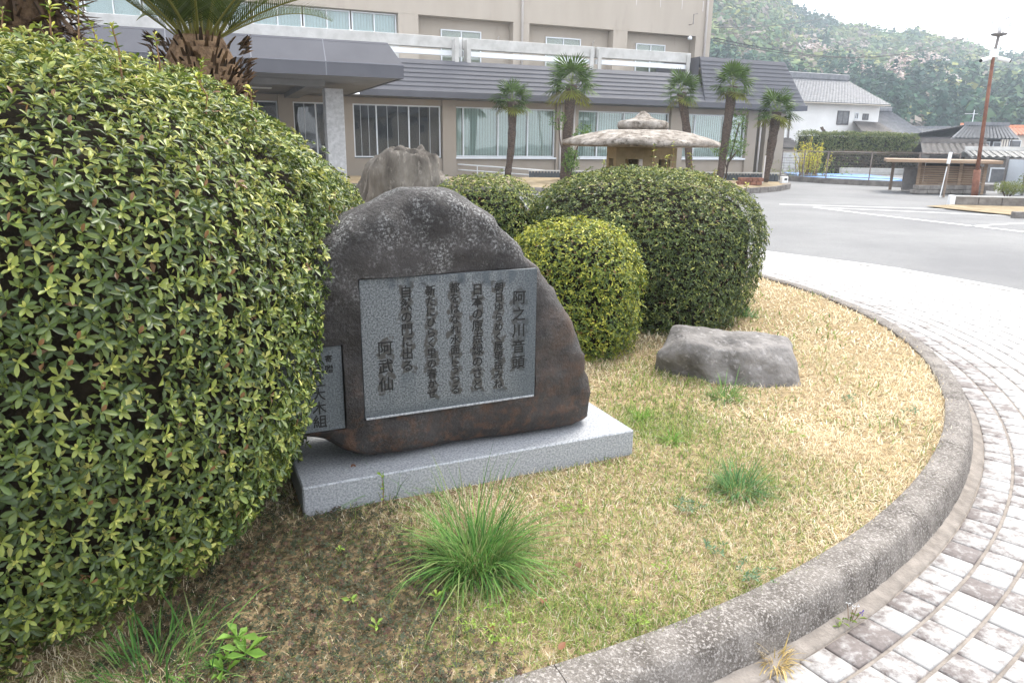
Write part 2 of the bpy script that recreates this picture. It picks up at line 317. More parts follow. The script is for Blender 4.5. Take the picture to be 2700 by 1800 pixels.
def panelmat():
    m = bpy.data.materials.new('blue_grey_granite_panel'); m.use_nodes = True; N = m.node_tree.nodes; L = m.node_tree.links
    b = N['Principled BSDF']; b.inputs['Roughness'].default_value = 0.6; b.inputs['Specular IOR Level'].default_value = 0.35
    tc = N.new('ShaderNodeTexCoord')
    n = N.new('ShaderNodeTexNoise'); n.inputs['Scale'].default_value = 150; n.inputs['Detail'].default_value = 3; L.new(tc.outputs['Object'], n.inputs['Vector'])
    r = N.new('ShaderNodeValToRGB'); r.color_ramp.elements[0].position = 0.36; r.color_ramp.elements[1].position = 0.64
    r.color_ramp.elements[0].color = (0.050, 0.057, 0.064, 1); r.color_ramp.elements[1].color = (0.185, 0.195, 0.202, 1); L.new(n.outputs['Fac'], r.inputs[0])
    a = N.new('ShaderNodeAttribute'); a.attribute_name = 'Col'; sx = N.new('ShaderNodeSeparateColor'); L.new(a.outputs['Color'], sx.inputs[0])
    n2 = N.new('ShaderNodeTexNoise'); n2.inputs['Scale'].default_value = 90; n2.inputs['Detail'].default_value = 5; L.new(tc.outputs['Object'], n2.inputs['Vector'])
    ad = N.new('ShaderNodeMath'); ad.operation = 'MULTIPLY_ADD'; ad.inputs[1].default_value = 0.9; L.new(n2.outputs['Fac'], ad.inputs[0]); L.new(sx.outputs[0], ad.inputs[2])
    mr = N.new('ShaderNodeMapRange'); mr.inputs[1].default_value = 0.95; mr.inputs[2].default_value = 1.15; L.new(ad.outputs[0], mr.inputs[0])
    mx = N.new('ShaderNodeMix'); mx.data_type = 'RGBA'; mx.inputs[7].default_value = (0.050, 0.047, 0.044, 1); L.new(mr.outputs[0], mx.inputs[0]); L.new(r.outputs[0], mx.inputs[6])
    mg = N.new('ShaderNodeMix'); mg.data_type = 'RGBA'; mg.inputs[7].default_value = (0.045, 0.057, 0.068, 1)
    mm = N.new('ShaderNodeMath'); mm.operation = 'MULTIPLY'; mm.inputs[1].default_value = 0.75; L.new(sx.outputs[1], mm.inputs[0]); L.new(mm.outputs[0], mg.inputs[0]); L.new(mx.outputs[2], mg.inputs[6])
    L.new(mg.outputs[2], b.inputs['Base Color'])
    return m
M['panel'] = panelmat()

# ================================================================== THE SETTING
CX, CY = -1.91, 6.29           # centre of the round planting island
R_OUT, R_IN, LAWN = 5.16, 5.005, 0.13

# asphalt ground to the horizon
gm = MB(); gm.add([(-420, -260, -0.016), (420, -260, -0.016), (420, 560, -0.016), (-420, 560, -0.016)], [(0, 1, 2, 3)])
gm.build('asphalt_ground', M['asphalt'], kind='structure', label='pale worn asphalt of the forecourt and car park')

# painted car-park lines
def stripe(a, b, w=0.12, z=-0.010):
    a = Vector((a[0], a[1], 0)); b = Vector((b[0], b[1], 0)); t = (b - a).normalized(); n = Vector((-t.y, t.x, 0)) * w / 2
    m = MB(); m.add([(p.x, p.y, z) for p in (a - n, b - n, b + n, a + n)], [(0, 1, 2, 3)])
    return m
LN = [((8.65, 17.6), (10.03, 14.2), 0.13), ((8.05, 19.5), (12.4, 17.55), 0.12), ((7.4, 20.4), (12.4, 19.2), 0.12), ((8.65, 17.6), (8.0, 19.5), 0.12), ((9.6, 15.2), (12.5, 16.6), 0.10)]
for a, b, w in LN: stripe(a, b, w).build('painted_line', M['paint'], kind='structure', label='white painted parking line on the asphalt')

# paving of small setts laid in rings around the island
EDGE = [(-9.8, 10.5), (-7.5, 12.6), (-4.0, 13.4), (-0.5, 13.3), (1.8, 12.75), (3.1, 11.9), (3.93, 10.94), (4.50, 10.3), (4.94, 9.85), (5.17, 9.45), (5.36, 9.05), (5.56, 8.67), (5.71, 8.31), (5.80, 8.05), (5.95, 7.4), (6.05, 6.5), (6.0, 5.2), (5.8, 3.5), (5.5, 1.5), (5.0, -1.5), (-9.8, -1.5)]
def smooth_closed(P, it=2):
    P = [np.array(p, float) for p in P]
    for _ in range(it):
        Q = []
        for i in range(len(P)):
            a, b = P[i], P[(i + 1) % len(P)]; Q += [a * .75 + b * .25, a * .25 + b * .75]
        P = Q
    return P
EDGE_S = smooth_closed(EDGE, 2)
def inside(x, y, poly):
    c = False; n = len(poly); j = n - 1
    for i in range(n):
        xi, yi = poly[i]; xj, yj = poly[j]
        if (yi > y) != (yj > y) and x < (xj - xi) * (y - yi) / (yj - yi) + xi: c = not c
        j = i
    return c
pm = MB(); pm.add([(p[0], p[1], -0.008) for p in EDGE_S], [tuple(range(len(EDGE_S)))])
paving = pm.build('pavement', M['mortar'], kind='structure', label='white sett paving laid in rings around the island')
# raised border band where paving meets asphalt
bd = MB(); n = len(EDGE_S)
ins = []
for i in range(n):
    a = EDGE_S[i - 1]; b = EDGE_S[(i + 1) % n]; t = (b - a) / np.linalg.norm(b - a); ins.append(EDGE_S[i] + np.array([t[1], -t[0]]) * 0.16)
vs = [(p[0], p[1], 0.0045) for p in EDGE_S] + [(p[0], p[1], 0.0045) for p in ins]
bd.add(vs, [(i, (i + 1) % n, (i + 1) % n + n, i + n) for i in range(n)])
bd.build('edging_strip', M['concrete'], paving)
RS = random.Random(3); cells = []
r = 5.205; row = 0
while r < 9.3:
    wr = 0.122; r0 = r + 0.005; r1 = r + wr
    k = int(2 * math.pi * (r + .06) / 0.131); off = RS.random() * 6.28
    for j in range(k):
        a0 = off + 2 * math.pi * j / k; a1 = off + 2 * math.pi * (j + 1) / k; am = (a0 + a1) / 2; rm = (r0 + r1) / 2
        x = CX + rm * math.cos(am); y = CY + rm * math.sin(am)
        ad = math.degrees(math.atan2(y - CY, x - CX))
        if ad < -108 or ad > 62: continue
        if not inside(x, y, EDGE_S): continue
        if min((x - p[0]) ** 2 + (y - p[1]) ** 2 for p in ins) < 0.0: continue
        cells.append((math.hypot(x, y), r0, r1, a0 + 0.0032 / rm, a1 - 0.0032 / rm, x, y))
    r += 0.130; row += 1
def sett_geo(c, zt):
    _, r0, r1, a0, a1, x, y = c; bv = 0.005; am = (a0 + a1) / 2; rm = (r0 + r1) / 2
    P = lambda r, a, z: (CX + r * math.cos(a), CY + r * math.sin(a), z)
    da = bv / rm
    v = [P(r0, a0, -0.02), P(r1, a0, -0.02), P(r1, a1, -0.02), P(r0, a1, -0.02), P(r0, a0, zt - bv), P(r1, a0, zt - bv), P(r1, a1, zt - bv), P(r0, a1, zt - bv),
         P(r0 + bv, a0 + da, zt), P(r1 - bv, a0 + da, zt), P(r1 - bv, a1 - da, zt), P(r0 + bv, a1 - da, zt)]
    f = [(0, 1, 5, 4), (1, 2, 6, 5), (2, 3, 7, 6), (3, 0, 4, 7), (4, 5, 9, 8), (5, 6, 10, 9), (6, 7, 11, 10), (7, 4, 8, 11), (8, 9, 10, 11)]
    return v, f
def visible(c):
    q = np.array([c[5], c[6], 0]) - CAM; z = q @ fw
    if z < 0.3: return False
    px = 1350 + F * (q @ rt) / z; py = 900 - F * (q @ upv) / z
    return -60 < px < 2760 and py < 1880
cells = [c for c in cells if visible(c) or (c[6] > -0.2 and c[5] > -1.5)]
cells.sort(key=lambda c: (not visible(c), c[0]))
rest = MB(); restcol = []
for i, c in enumerate(cells):
    zt = RS.uniform(-0.0015, 0.0015); wear = RS.random() ** 1.5
    v, f = sett_geo(c, zt)
    if i < 300:
        cx, cy = c[5], c[6]
        v = [(p[0] - cx, p[1] - cy, p[2]) for p in v]
        me = npmesh('sett', v, f, col=np.full((len(v), 3), wear)); link('sett', me, M['sett'], paving, (cx, cy, 0))
    else:
        rest.add(v, f); restcol += [wear] * len(v)
me = npmesh('farther_setts', rest.v, rest.f, col=np.array(restcol)[:, None].repeat(3, 1)); link('farther_setts', me, M['sett'], paving, kind='stuff')

# lawn of the island
def lawn_z(x, y):
    d = np.hypot(np.asarray(x) - CX, np.asarray(y) - CY) / R_IN
    return LAWN - 0.012 + 0.05 * np.clip(1 - d * d, 0, 1)
rr = np.linspace(0, R_IN + 0.02, 40); aa = np.linspace(0, 2 * np.pi, 120, endpoint=False)
RR, AA = np.meshgrid(rr, aa, indexing='ij'); X = CX + RR * np.cos(AA); Y = CY + RR * np.sin(AA)
Z = lawn_z(X, Y) + 0.006 * sn(np.c_[X.ravel(), Y.ravel()], 9, 2).reshape(X.shape)
V = np.c_[X.ravel(), Y.ravel(), Z.ravel()]; idx = np.arange(V.shape[0]).reshape(X.shape)
Fq = np.stack([idx[:-1], np.roll(idx, -1, 1)[:-1], np.roll(idx, -1, 1)[1:], idx[1:]], -1).reshape(-1, 4)[:, ::-1]
lawn = link('lawn', npmesh('lawn', V, Fq[:, ::-1], smooth=True), M['soil'], kind='structure', label='soil and dry thatch of the round planting island')

# kerb of the island: curved kerb stones
kerb = empty('island_kerb', (CX, CY, 0), label='weathered grey concrete kerb curving round the planting island', cat='kerb')
prof = [(R_IN, -0.02), (R_IN, 0.134), (R_IN + 0.006, 0.140), (R_IN + 0.035, 0.142), (R_IN + 0.07, 0.142), (R_IN + 0.100, 0.139), (R_IN + 0.116, 0.131), (R_IN + 0.127, 0.116), (R_IN + 0.133, 0.095), (R_IN + 0.143, 0.05), (R_OUT, 0.0), (R_OUT, -0.02)]
NS = 24
for s in range(NS):
    a0 = math.radians(-141.0 + s * 360 / NS) + 0.0003; a1 = math.radians(-141.0 + (s + 1) * 360 / NS) - 0.0003
    k = 40; vv = []
    for i in range(k + 1):
        a = a0 + (a1 - a0) * i / k
        for (r_, z_) in prof:
            q = Vector((r_ * math.cos(a) * 9, r_ * math.sin(a) * 9, z_ * 22)); w = mnoise.noise(q) * 0.0025 + mnoise.noise(q * 4.3) * 0.0025
            vv.append(((r_ + w) * math.cos(a), (r_ + w) * math.sin(a), z_ + w * 0.7))
    m_ = len(prof); ff = []
    for i in range(k):
        for j in range(m_): ff.append((i * m_ + j, i * m_ + (j + 1) % m_, (i + 1) * m_ + (j + 1) % m_, (i + 1) * m_ + j))
    km = MB(); km.add(vv, ff + [tuple(range(m_)), tuple(k * m_ + j for j in range(m_ - 1, -1, -1))])
    ko = km.build('kerb_stone', M['kerb'], kerb); shade_auto(ko.data, 0.75)
# mortar fillet at the kerb's foot
vv = []; ff = []; k = 240
for i in range(k):
    a = 2 * math.pi * i / k
    w = mnoise.noise(Vector((math.cos(a) * 30, math.sin(a) * 30, 0))) * 0.008
    for r_, z_ in ((R_OUT - 0.01, 0.022), (R_OUT + 0.012, 0.012), (R_OUT + 0.042 + w, 0.002), (R_OUT + 0.05 + w, -0.02)): vv.append((r_ * math.cos(a), r_ * math.sin(a), z_))
for i in range(k):
    for j in range(3): ff.append((i * 4 + j, ((i + 1) % k) * 4 + j, ((i + 1) % k) * 4 + j + 1, i * 4 + j + 1))
mf = MB(); mf.add(vv, ff); mf.build('mortar_fillet', M['mortar'], kerb, smooth=True)

# ================================================================== THE MONUMENT
A0 = np.array([-0.80, 2.52]); B0 = np.array([0.58, 3.15]); SU = (B0 - A0) / np.linalg.norm(B0 - A0); SROT = math.atan2(SU[1], SU[0])
# local frame: x along the front, y away from the viewer, z up; origin at the plinth's front left foot
plinth = empty('plinth', (A0[0], A0[1], 0.10), SROT, label='light grey speckled granite slab under the inscribed monument stone', cat='plinth')
pl = MB(); pl.box((0, 0, 0), (1.515, 0.62, 0.16)); pl.build('slab', M['granite'], plinth, bevel=0.006)
mon = empty('monument_stone', (A0[0], A0[1], 0.258), SROT, label='dark weathered natural stone monument with carved poem panel', cat='monument')
OUTL = [(1.37, 0.0), (1.375, 0.10), (1.35, 0.30), (1.285, 0.47), (1.205, 0.62), (1.08, 0.765), (0.92, 0.945), (0.79, 1.055), (0.70, 1.105), (0.58, 1.115), (0.475, 1.105), (0.36, 1.055), (0.21, 0.975), (0.08, 0.88), (-0.06, 0.72), (-0.18, 0.56), (-0.25, 0.38), (-0.22, 0.22), (-0.08, 0.165), (0.06, 0.145), (0.14, 0.10), (0.20, 0.045), (0.30, 0.012), (0.6, 0.0), (1.0, -0.004)]
OUTL = [tuple(p) for p in smooth_closed(OUTL, 1)]
c0 = np.array([0.58, 0.48]); NA = 220; ths = np.linspace(0, 2 * np.pi, NA, endpoint=False)
def ray_poly(th):
    d = np.array([math.cos(th), math.sin(th)]); best = 9
    for i in range(len(OUTL)):
        p = np.array(OUTL[i]); q = np.array(OUTL[(i + 1) % len(OUTL)]); e = q - p
        den = d[0] * e[1] - d[1] * e[0]
        if abs(den) < 1e-9: continue
        w = p - c0; t = (w[0] * e[1] - w[1] * e[0]) / den; s_ = (w[0] * d[1] - w[1] * d[0]) / den
        if t > 0 and -1e-6 <= s_ <= 1 + 1e-6: best = min(best, t)
    return best
RO = np.array([ray_poly(t) for t in ths])
YF, YB = 0.085, 0.47; YM = (YF + YB) / 2; HT = (YB - YF) / 2
ss = list(np.linspace(0.04, 0.80, 22)) + [0.84, 0.88, 0.915, 0.945, 0.968, 0.985, 0.996, 1.0]
def ring(s_, side):
    e = 15.0; dep = HT * max(0.0, 1 - s_ ** e) ** (1 / 2.6)
    pts = []
    for t, r_ in zip(ths, RO):
        x = c0[0] + s_ * r_ * math.cos(t); z = c0[1] + s_ * r_ * math.sin(t); y = YM + side * dep
        q = Vector((x * 2.2, y * 2.2, z * 2.2)); am = 0.045 if side > 0 else 0.028
        y += side * (mnoise.fractal(q, 1.0, 2.0, 4) * am + 0.012 * math.sin(x * 4 + 1))
        q2 = Vector((x * 9, y * 9, z * 9)); w = mnoise.fractal(q2, 0.9, 2.0, 4) * 0.010
        if z > 0.03: x += w; z += w
        y += side * w
        pts.append((x, y, max(z, 0.0)))
    return pts
rings = [ring(s_, -1) for s_ in ss] + [ring(s_, 1) for s_ in ss[::-1][1:]]
mm = MB(); vs = [(c0[0], np.mean([p[1] for p in rings[0]]), c0[1])] + [p for R_ in rings for p in R_] + [(c0[0], np.mean([p[1] for p in rings[-1]]), c0[1])]
fs = [(0, 1 + (j + 1) % NA, 1 + j) for j in range(NA)]
for i in range(len(rings) - 1):
    for j in range(NA): fs.append((1 + i * NA + j, 1 + i * NA + (j + 1) % NA, 1 + (i + 1) * NA + (j + 1) % NA, 1 + (i + 1) * NA + j))
L0 = 1 + (len(rings) - 1) * NA
fs += [(L0 + j, L0 + (j + 1) % NA, len(vs) - 1) for j in range(NA)]
mm.add(vs, fs)
body = mm.build('stone_body', M['monument'], mon)
PANELS = [((0.268, 1.035), (0.208, 0.786), 0.105), ((-0.13, 0.198), (0.182, 0.533), 0.112)]
cutm = MB()
for (u0, u1), (w0, w1), dep in PANELS: cutm.box((u0, -0.2, w0), (u1, dep, w1))
cut = cutm.build('cutter', M['monument']); cut.parent = mon
bo = body.modifiers.new('b', 'BOOLEAN'); bo.object = cut; bo.operation = 'DIFFERENCE'; bo.solver = 'EXACT'
bpy.context.view_layer.update()
dg = bpy.context.evaluated_depsgraph_get(); me = bpy.data.meshes.new_from_object(body.evaluated_get(dg))
body.modifiers.clear(); body.data = me
bpy.data.objects.remove(cut)
shade_auto(body.data)

# inscription: dark-stained carved columns
def text_mesh(items, name, parent, m, ydepth):
    """items: (character, x, z, size)"""
    V = []; Fs = []
    for ch, x, z, sz in items:
        cu = bpy.data.curves.new('t', 'FONT'); cu.body = ch; cu.size = sz; cu.align_x = 'CENTER'; cu.align_y = 'CENTER'; cu.extrude = 0.0008; cu.offset = 0.0007; cu.resolution_u = 2
        o = bpy.data.objects.new('t', cu); COL.objects.link(o); bpy.context.view_layer.update()
        me = o.evaluated_get(bpy.context.evaluated_depsgraph_get()).to_mesh()
        n0 = len(V)
        V += [(x + v.co.x, ydepth - v.co.z, z + v.co.y) for v in me.vertices]
        Fs += [tuple(i + n0 for i in p.vertices) for p in me.polygons]
        bpy.data.objects.remove(o); bpy.data.curves.remove(cu)
    me = bpy.data.meshes.new(name); me.from_pydata(V, [], Fs); me.update()
    return link(name, me, m, parent)
COLS = [  # x within panel, top, bottom, text, half width
    (0.675, 0.480, 0.122, '阿之川音頭', 0.038), (0.581, 0.517, 0.052, '朝日ゆらめく展望岳みね', 0.029), (0.485, 0.519, 0.056, '日本の原点緑のさと', 0.027),
    (0.386, 0.529, 0.052, '都をはなれ水面にうつる', 0.029), (0.283, 0.525, 0.047, '新たにひらく里の春かぜ', 0.028), (0.182, 0.530, 0.175, '自然の門に出る', 0.029), (0.091, 0.320, 0.096, '阿武仙', 0.036)]
def panel(u0, u1, w0, w1, y0, cols, name):
    nx, nz = int((u1 - u0) / 0.005), int((w1 - w0) / 0.005)
    xs = np.linspace(0, u1 - u0, nx); zs = np.linspace(0, w1 - w0, nz); XX, ZZ = np.meshgrid(xs, zs, indexing='ij')
    st = np.zeros(XX.shape); blue_dark = np.zeros(XX.shape)  # second mask: darker blue-grey below columns and along top, right and bottom
    P = np.c_[XX.ravel(), ZZ.ravel()]
    n1 = sn(P, 70, 4).reshape(XX.shape); n2 = sn(P, 160, 5).reshape(XX.shape)
    for (cx, zt, zb, tx, hw) in cols:
        d = np.abs(XX - cx) - hw * (0.80 + 0.40 * n1 + 0.2 * n2); e = np.maximum(ZZ - zt - 0.006, zb - ZZ) - 0.012 * n1
        s_ = np.clip(1 - np.maximum(d, e) / 0.012, 0, 1) ; st = np.maximum(st, s_ * (0.66 + 0.15 * n2))
        run = np.clip(1 - (np.abs(XX - cx) - 0.024) / 0.012, 0, 1) * (ZZ < zb) * np.clip(1 - (zb - ZZ) / 0.16, 0, 1); blue_dark = np.maximum(blue_dark, run * (0.5 + 0.3 * n1))
    blue_dark = np.maximum(blue_dark, np.clip((ZZ - (w1 - w0) + 0.055 + 0.03 * n1) / 0.03, 0, 1) * np.clip(0.5 + 0.7 * sn(np.c_[XX.ravel() * 4, ZZ.ravel() * 0.2], 20, 8).reshape(XX.shape), 0, 1))
    if cols: blue_dark = np.maximum(blue_dark, np.clip((XX - 0.60) / 0.15, 0, 0.75)); blue_dark = np.maximum(blue_dark, np.clip((0.05 - ZZ) / 0.05, 0, 0.6))
    else: blue_dark = np.maximum(blue_dark, 0.55)
    col = np.stack([st, blue_dark, blue_dark * 0], -1).reshape(-1, 3)
    ff = lambda Xa, Za: 0
    V = np.c_[XX.ravel(), np.zeros(XX.size), ZZ.ravel()]; idx = np.arange(XX.size).reshape(XX.shape)
    Fq = np.stack([idx[:-1, :-1], idx[1:, :-1], idx[1:, 1:], idx[:-1, 1:]], -1).reshape(-1, 4)
    # raised edge lip behind the face gives it thickness
    nV = len(V); corners = [(0, 0.02, 0), (u1 - u0, 0.02, 0), (u1 - u0, 0.02, w1 - w0), (0, 0.02, w1 - w0)]
    V = np.r_[V, np.array(corners)]; col = np.r_[col, np.zeros((4, 3))]
    c_ = [idx[0, 0], idx[-1, 0], idx[-1, -1], idx[0, -1]]
    side = [(c_[i], nV + i, nV + (i + 1) % 4, c_[(i + 1) % 4]) for i in range(4)]
    Fq = np.r_[Fq, np.array(side)]
    o = link(name, npmesh(name, V, Fq, col=col), M['panel'], mon, (u0, y0, w0))
    return o
p1 = panel(0.2735, 1.0295, 0.2135, 0.7805, 0.083, COLS, 'inscription_panel')
p1['label'] = 'blue grey granite panel with seven columns of carved writing'
for (cx, zt, zb, tx, hw) in COLS:
    k = len(tx); pitch = (zt - zb) / k
    text_mesh([(c, cx, zt - pitch * (i + 0.5), min(pitch * 1.02, 0.064)) for i, c in enumerate(tx)], 'carved_text', p1, M['letter'], -0.0002)
p2 = panel(-0.125, 0.193, 0.187, 0.528, 0.090, [], 'donor_panel')
p2['label'] = 'small dark granite panel with two columns of carved writing'
text_mesh([('寄', 0.268, 0.292, 0.030), ('贈', 0.268, 0.250, 0.034)] + [(c, 0.222, 0.262 - 0.056 * i, 0.056) for i, c in enumerate('会社大木組')], 'carved_text', p2, M['letter'], -0.0002)
lipm = MB(); lipm.box((0.003, -0.004, -0.0045), (0.753, 0.012, 0.004)); lipm.build('panel_lip', M['granite'], p1, bevel=0.0015)

# ================================================================== ROCKS
def rock(name, planes, parent_loc, m, amp=0.03, p=14, sub=6, strata=None, rz=0.0, seed=0.0, sc=1.0, **k):
    bm = bmesh.new(); bmesh.ops.create_icosphere(bm, subdivisions=sub, radius=1.0)
    Ns = [Vector(n_).normalized() for n_, d_ in planes]; Ds = [d_ for n_, d_ in planes]
    for v in bm.verts:
        d = v.co.normalized(); s_ = 0.0
        for n_, D in zip(Ns, Ds):
            q = d.dot(n_) / D
            if q > 0: s_ += q ** p
        r_ = s_ ** (-1.0 / p); q = d * r_
        off = Vector((seed, seed * 1.7, 0))
        w = mnoise.fractal(q * 2.5 + off, 1.0, 2.0, 5) * amp
        if strata:
            sv = Vector(strata); c_ = q - sv * q.dot(sv)
            w += (abs(mnoise.noise((c_ * 9 + sv * q.dot(sv) * 1.2) + off)) - 0.25) * amp * 2.2
        v.co = q + d * w
    me = bpy.data.meshes.new(name); bm.to_mesh(me); bm.free()
    for pz in me.polygons: pz.use_smooth = True
    o = link(name, me, m, None, parent_loc, **k); o.rotation_euler = (0, 0, rz); o.scale = sc if isinstance(sc, tuple) else (sc, sc, sc); shade_auto(me, 0.9)
    return o
rock('boulder', [((0.02, -0.22, 1), 0.165), ((0.12, 0.3, 1), 0.175), ((-0.30, -1, 0.30), 0.245), ((0.25, -1, 0.55), 0.245), ((1, -0.45, 0.35), 0.35), ((1, 0.5, 0.3), 0.38), ((-1, -0.75, -0.55), 0.30), ((-1, 0.5, 0.25), 0.38), ((0, 1, 0.2), 0.33), ((0.75, -0.3, 0.9), 0.31), ((-0.8, -0.2, 0.75), 0.33), ((0, 0, -1), 0.2)],
     (1.40, 4.44, 0.225), M['boulder'], 0.055, 30, rz=math.radians(4), seed=3.1, sc=1.08, label='low grey boulder lying on the dry lawn before the clipped shrubs', cat='rock')
o = rock('standing_stone', [((0, 0, 1), 0.80), ((0.1, -0.2, 1), 0.81), ((-1, -0.2, 0.45), 0.41), ((1, -0.1, 0.50), 0.49), ((1, 0, 0.05), 0.46), ((0, -1, 0.12), 0.27), ((0.5, -1, 0.15), 0.31), ((-0.7, -1, 0.2), 0.33), ((0, 1, 0.1), 0.28), ((0.75, 0, 0.8), 0.66), ((0, 0, -1), 0.85), ((-1, 0, 0.9), 0.72)],
     (-1.08, 6.95, 0.71), M['rough'], 0.085, 26, sc=(1.24, 1.0, 1.0), strata=(0.22, 0, 0.975), seed=8.4, label='rough upright brown layered stone behind the monument', cat='rock')

# ================================================================== STONE LANTERN
lp = at(1690, 420, 8.3); lant = empty('stone_lantern', (lp[0], lp[1], 0.14), math.radians(8), label='broad-roofed grey stone garden lantern behind the round clipped shrub', cat='lantern')
def hexring(r_, z, n=6, k=10, wob=0.0, seed=0, sag=0.0, a0=0.0):
    pts = []
    for i in range(n):
        p, q = [np.array([math.cos(2 * math.pi * (i + e) / n + a0), math.sin(2 * math.pi * (i + e) / n + a0)]) for e in (0, 1)]
        for j in range(k):
            t = j / k; d = p * (1 - t) + q * t
            w = 1 + wob * mnoise.noise(Vector((d[0] * 3, d[1] * 3, seed)))
            c_ = abs(2 * t - 1); zz = z + sag * (c_ ** 2)
            d2 = d / np.linalg.norm(d) * (0.45 + 0.55 * np.linalg.norm(d))
            pts.append((d2[0] * r_ * w, d2[1] * r_ * w, zz + wob * 0.25 * mnoise.noise(Vector((d[0] * 6, d[1] * 6, seed + 5)))))
    return pts
def stack(rings_):
    m_ = MB(); k = len(rings_[0]); v = [p for R_ in rings_ for p in R_]; f = []
    for i in range(len(rings_) - 1):
        for j in range(k): f.append((i * k + j, i * k + (j + 1) % k, (i + 1) * k + (j + 1) % k, (i + 1) * k + j))
    f += [tuple(range(k - 1, -1, -1)), tuple((len(rings_) - 1) * k + j for j in range(k))]
    return m_.add(v, f)
ZR = 1.385
rf = [hexring(r_, z, wob=w, seed=i, sag=sg) for i, (r_, z, w, sg) in enumerate([(0.42, ZR - 0.005, 0, 0), (0.86, ZR + 0.0, 0.05, 0.01), (0.905, ZR + 0.016, 0.05, 0.012), (0.895, ZR + 0.048, 0.05, 0.014), (0.74, ZR + 0.100, 0.03, 0.01), (0.58, ZR + 0.142, 0.03, 0.0), (0.40, ZR + 0.175, 0.02, 0), (0.20, ZR + 0.185, 0.01, 0)])]
stack(rf).build('lantern_roof', M['lantern'], lant, smooth=True)
capm = MB(); capm.lathe([(0.20, ZR + 0.175), (0.265, ZR + 0.183), (0.28, ZR + 0.21), (0.275, ZR + 0.255), (0.24, ZR + 0.275), (0.15, ZR + 0.29), (0.095, ZR + 0.312), (0.055, ZR + 0.35), (0.025, ZR + 0.372), (0.005, ZR + 0.378)], 24)
capm.v = [(x * (1 + 0.05 * mnoise.noise(Vector((x * 9, y * 9, z * 9)))), y * (1 + 0.05 * mnoise.noise(Vector((x * 9, y * 9, z * 9 + 4)))), z) for x, y, z in capm.v]
capm.build('finial', M['lantern'], lant, smooth=True)
# light chamber: six posts, six framed openings
HB = 0.92; RB = 0.395
for i in range(6):
    a = math.radians(30 + 60 * i); b = math.radians(90 + 60 * i); p = Vector((math.cos(a), math.sin(a), 0)) * RB; q = Vector((math.cos(b), math.sin(b), 0)) * RB
    e = (q - p); nrm = Vector((e.y, -e.x, 0)).normalized(); 
    def quadbox(m_, t0, t1, z0, z1, th=0.07):
        v = []
        for z in (z0, z1):
            for t, o_ in ((t0, 0), (t1, 0), (t1, -th), (t0, -th)): pt = p + e * t + nrm * o_; v.append((pt.x, pt.y, z))
        m_.add(v, [(0, 3, 2, 1), (4, 5, 6, 7), (0, 1, 5, 4), (1, 2, 6, 5), (2, 3, 7, 6), (3, 0, 4, 7)])
    w = MB(); quadbox(w, 0.006, 0.26, HB, ZR - 0.007); quadbox(w, 0.74, 0.994, HB, ZR - 0.007); quadbox(w, 0.262, 0.738, HB, HB + 0.12, 0.066); quadbox(w, 0.262, 0.738, ZR - 0.13, ZR - 0.0075, 0.066)
    w.build('chamber_wall', M['lanternbody'], lant)
stack([hexring(0.44, HB - 0.09, a0=0.52), hexring(0.47, HB - 0.05, a0=0.52), hexring(0.46, HB - 0.001, a0=0.52)]).build('chamber_base', M['lanternbody'], lant)
for i in range(3):
    a = math.radians(90 + 120 * i); c_, s_ = math.cos(a), math.sin(a)
    lg = MB(); lg.tube([(0.28 * c_, 0.28 * s_, HB - 0.1), (0.44 * c_, 0.44 * s_, HB - 0.3), (0.50 * c_, 0.50 * s_, 0.25), (0.56 * c_, 0.56 * s_, -0.02)], [0.11, 0.10, 0.085, 0.10], 10); lg.build('leg', M['lantern'], lant, smooth=True)

# ================================================================== SHRUBS
def leaf_template(fine=True):
    if fine:
        v = np.array([(0, 0, 0), (0, .58, -.05), (0, 1, -.10), (-.15, .27, .02), (-.245, .62, .0), (.15, .27, .02), (.245, .62, .0), (-.15, .90, -.05), (.15, .90, -.05)])
        f = np.array([(0, 1, 3), (3, 1, 4), (4, 1, 7), (1, 2, 7), (0, 5, 1), (5, 6, 1), (6, 8, 1), (1, 8, 2)])
    else:
        v = np.array([(0, 0, 0), (0, .58, -.06), (0, 1, -.10), (-.25, .66, .02), (.25, .66, .02)])
        f = np.array([(0, 1, 3), (1, 2, 3), (0, 4, 1), (1, 4, 2)])
    return v, f
def basis(N_, rng):
    t = rng.normal(size=N_.shape); t -= N_ * (t * N_).sum(1, keepdims=True); t /= np.linalg.norm(t, axis=1, keepdims=True)
    return t, np.cross(N_, t)
PAL_AZ = (np.array([(0.042, 0.070, 0.017), (0.070, 0.110, 0.022), (0.125, 0.172, 0.032), (0.23, 0.27, 0.052), (0.40, 0.40, 0.11), (0.18, 0.095, 0.04)]), np.array([.16, .29, .29, .16, .085, .015]))
PAL_YEL = (np.array([(0.055, 0.095, 0.014), (0.11, 0.160, 0.02), (0.20, 0.245, 0.03), (0.36, 0.375, 0.045), (0.52, 0.50, 0.07), (0.22, 0.13, 0.04)]), np.array([.15, .26, .28, .19, .10, .02]))
PAL_DK = (np.array([(0.036, 0.060, 0.014), (0.062, 0.096, 0.019), (0.110, 0.150, 0.030), (0.21, 0.245, 0.055), (0.38, 0.385, 0.11), (0.15, 0.08, 0.04)]), np.array([.24, .32, .24, .12, .06, .02]))
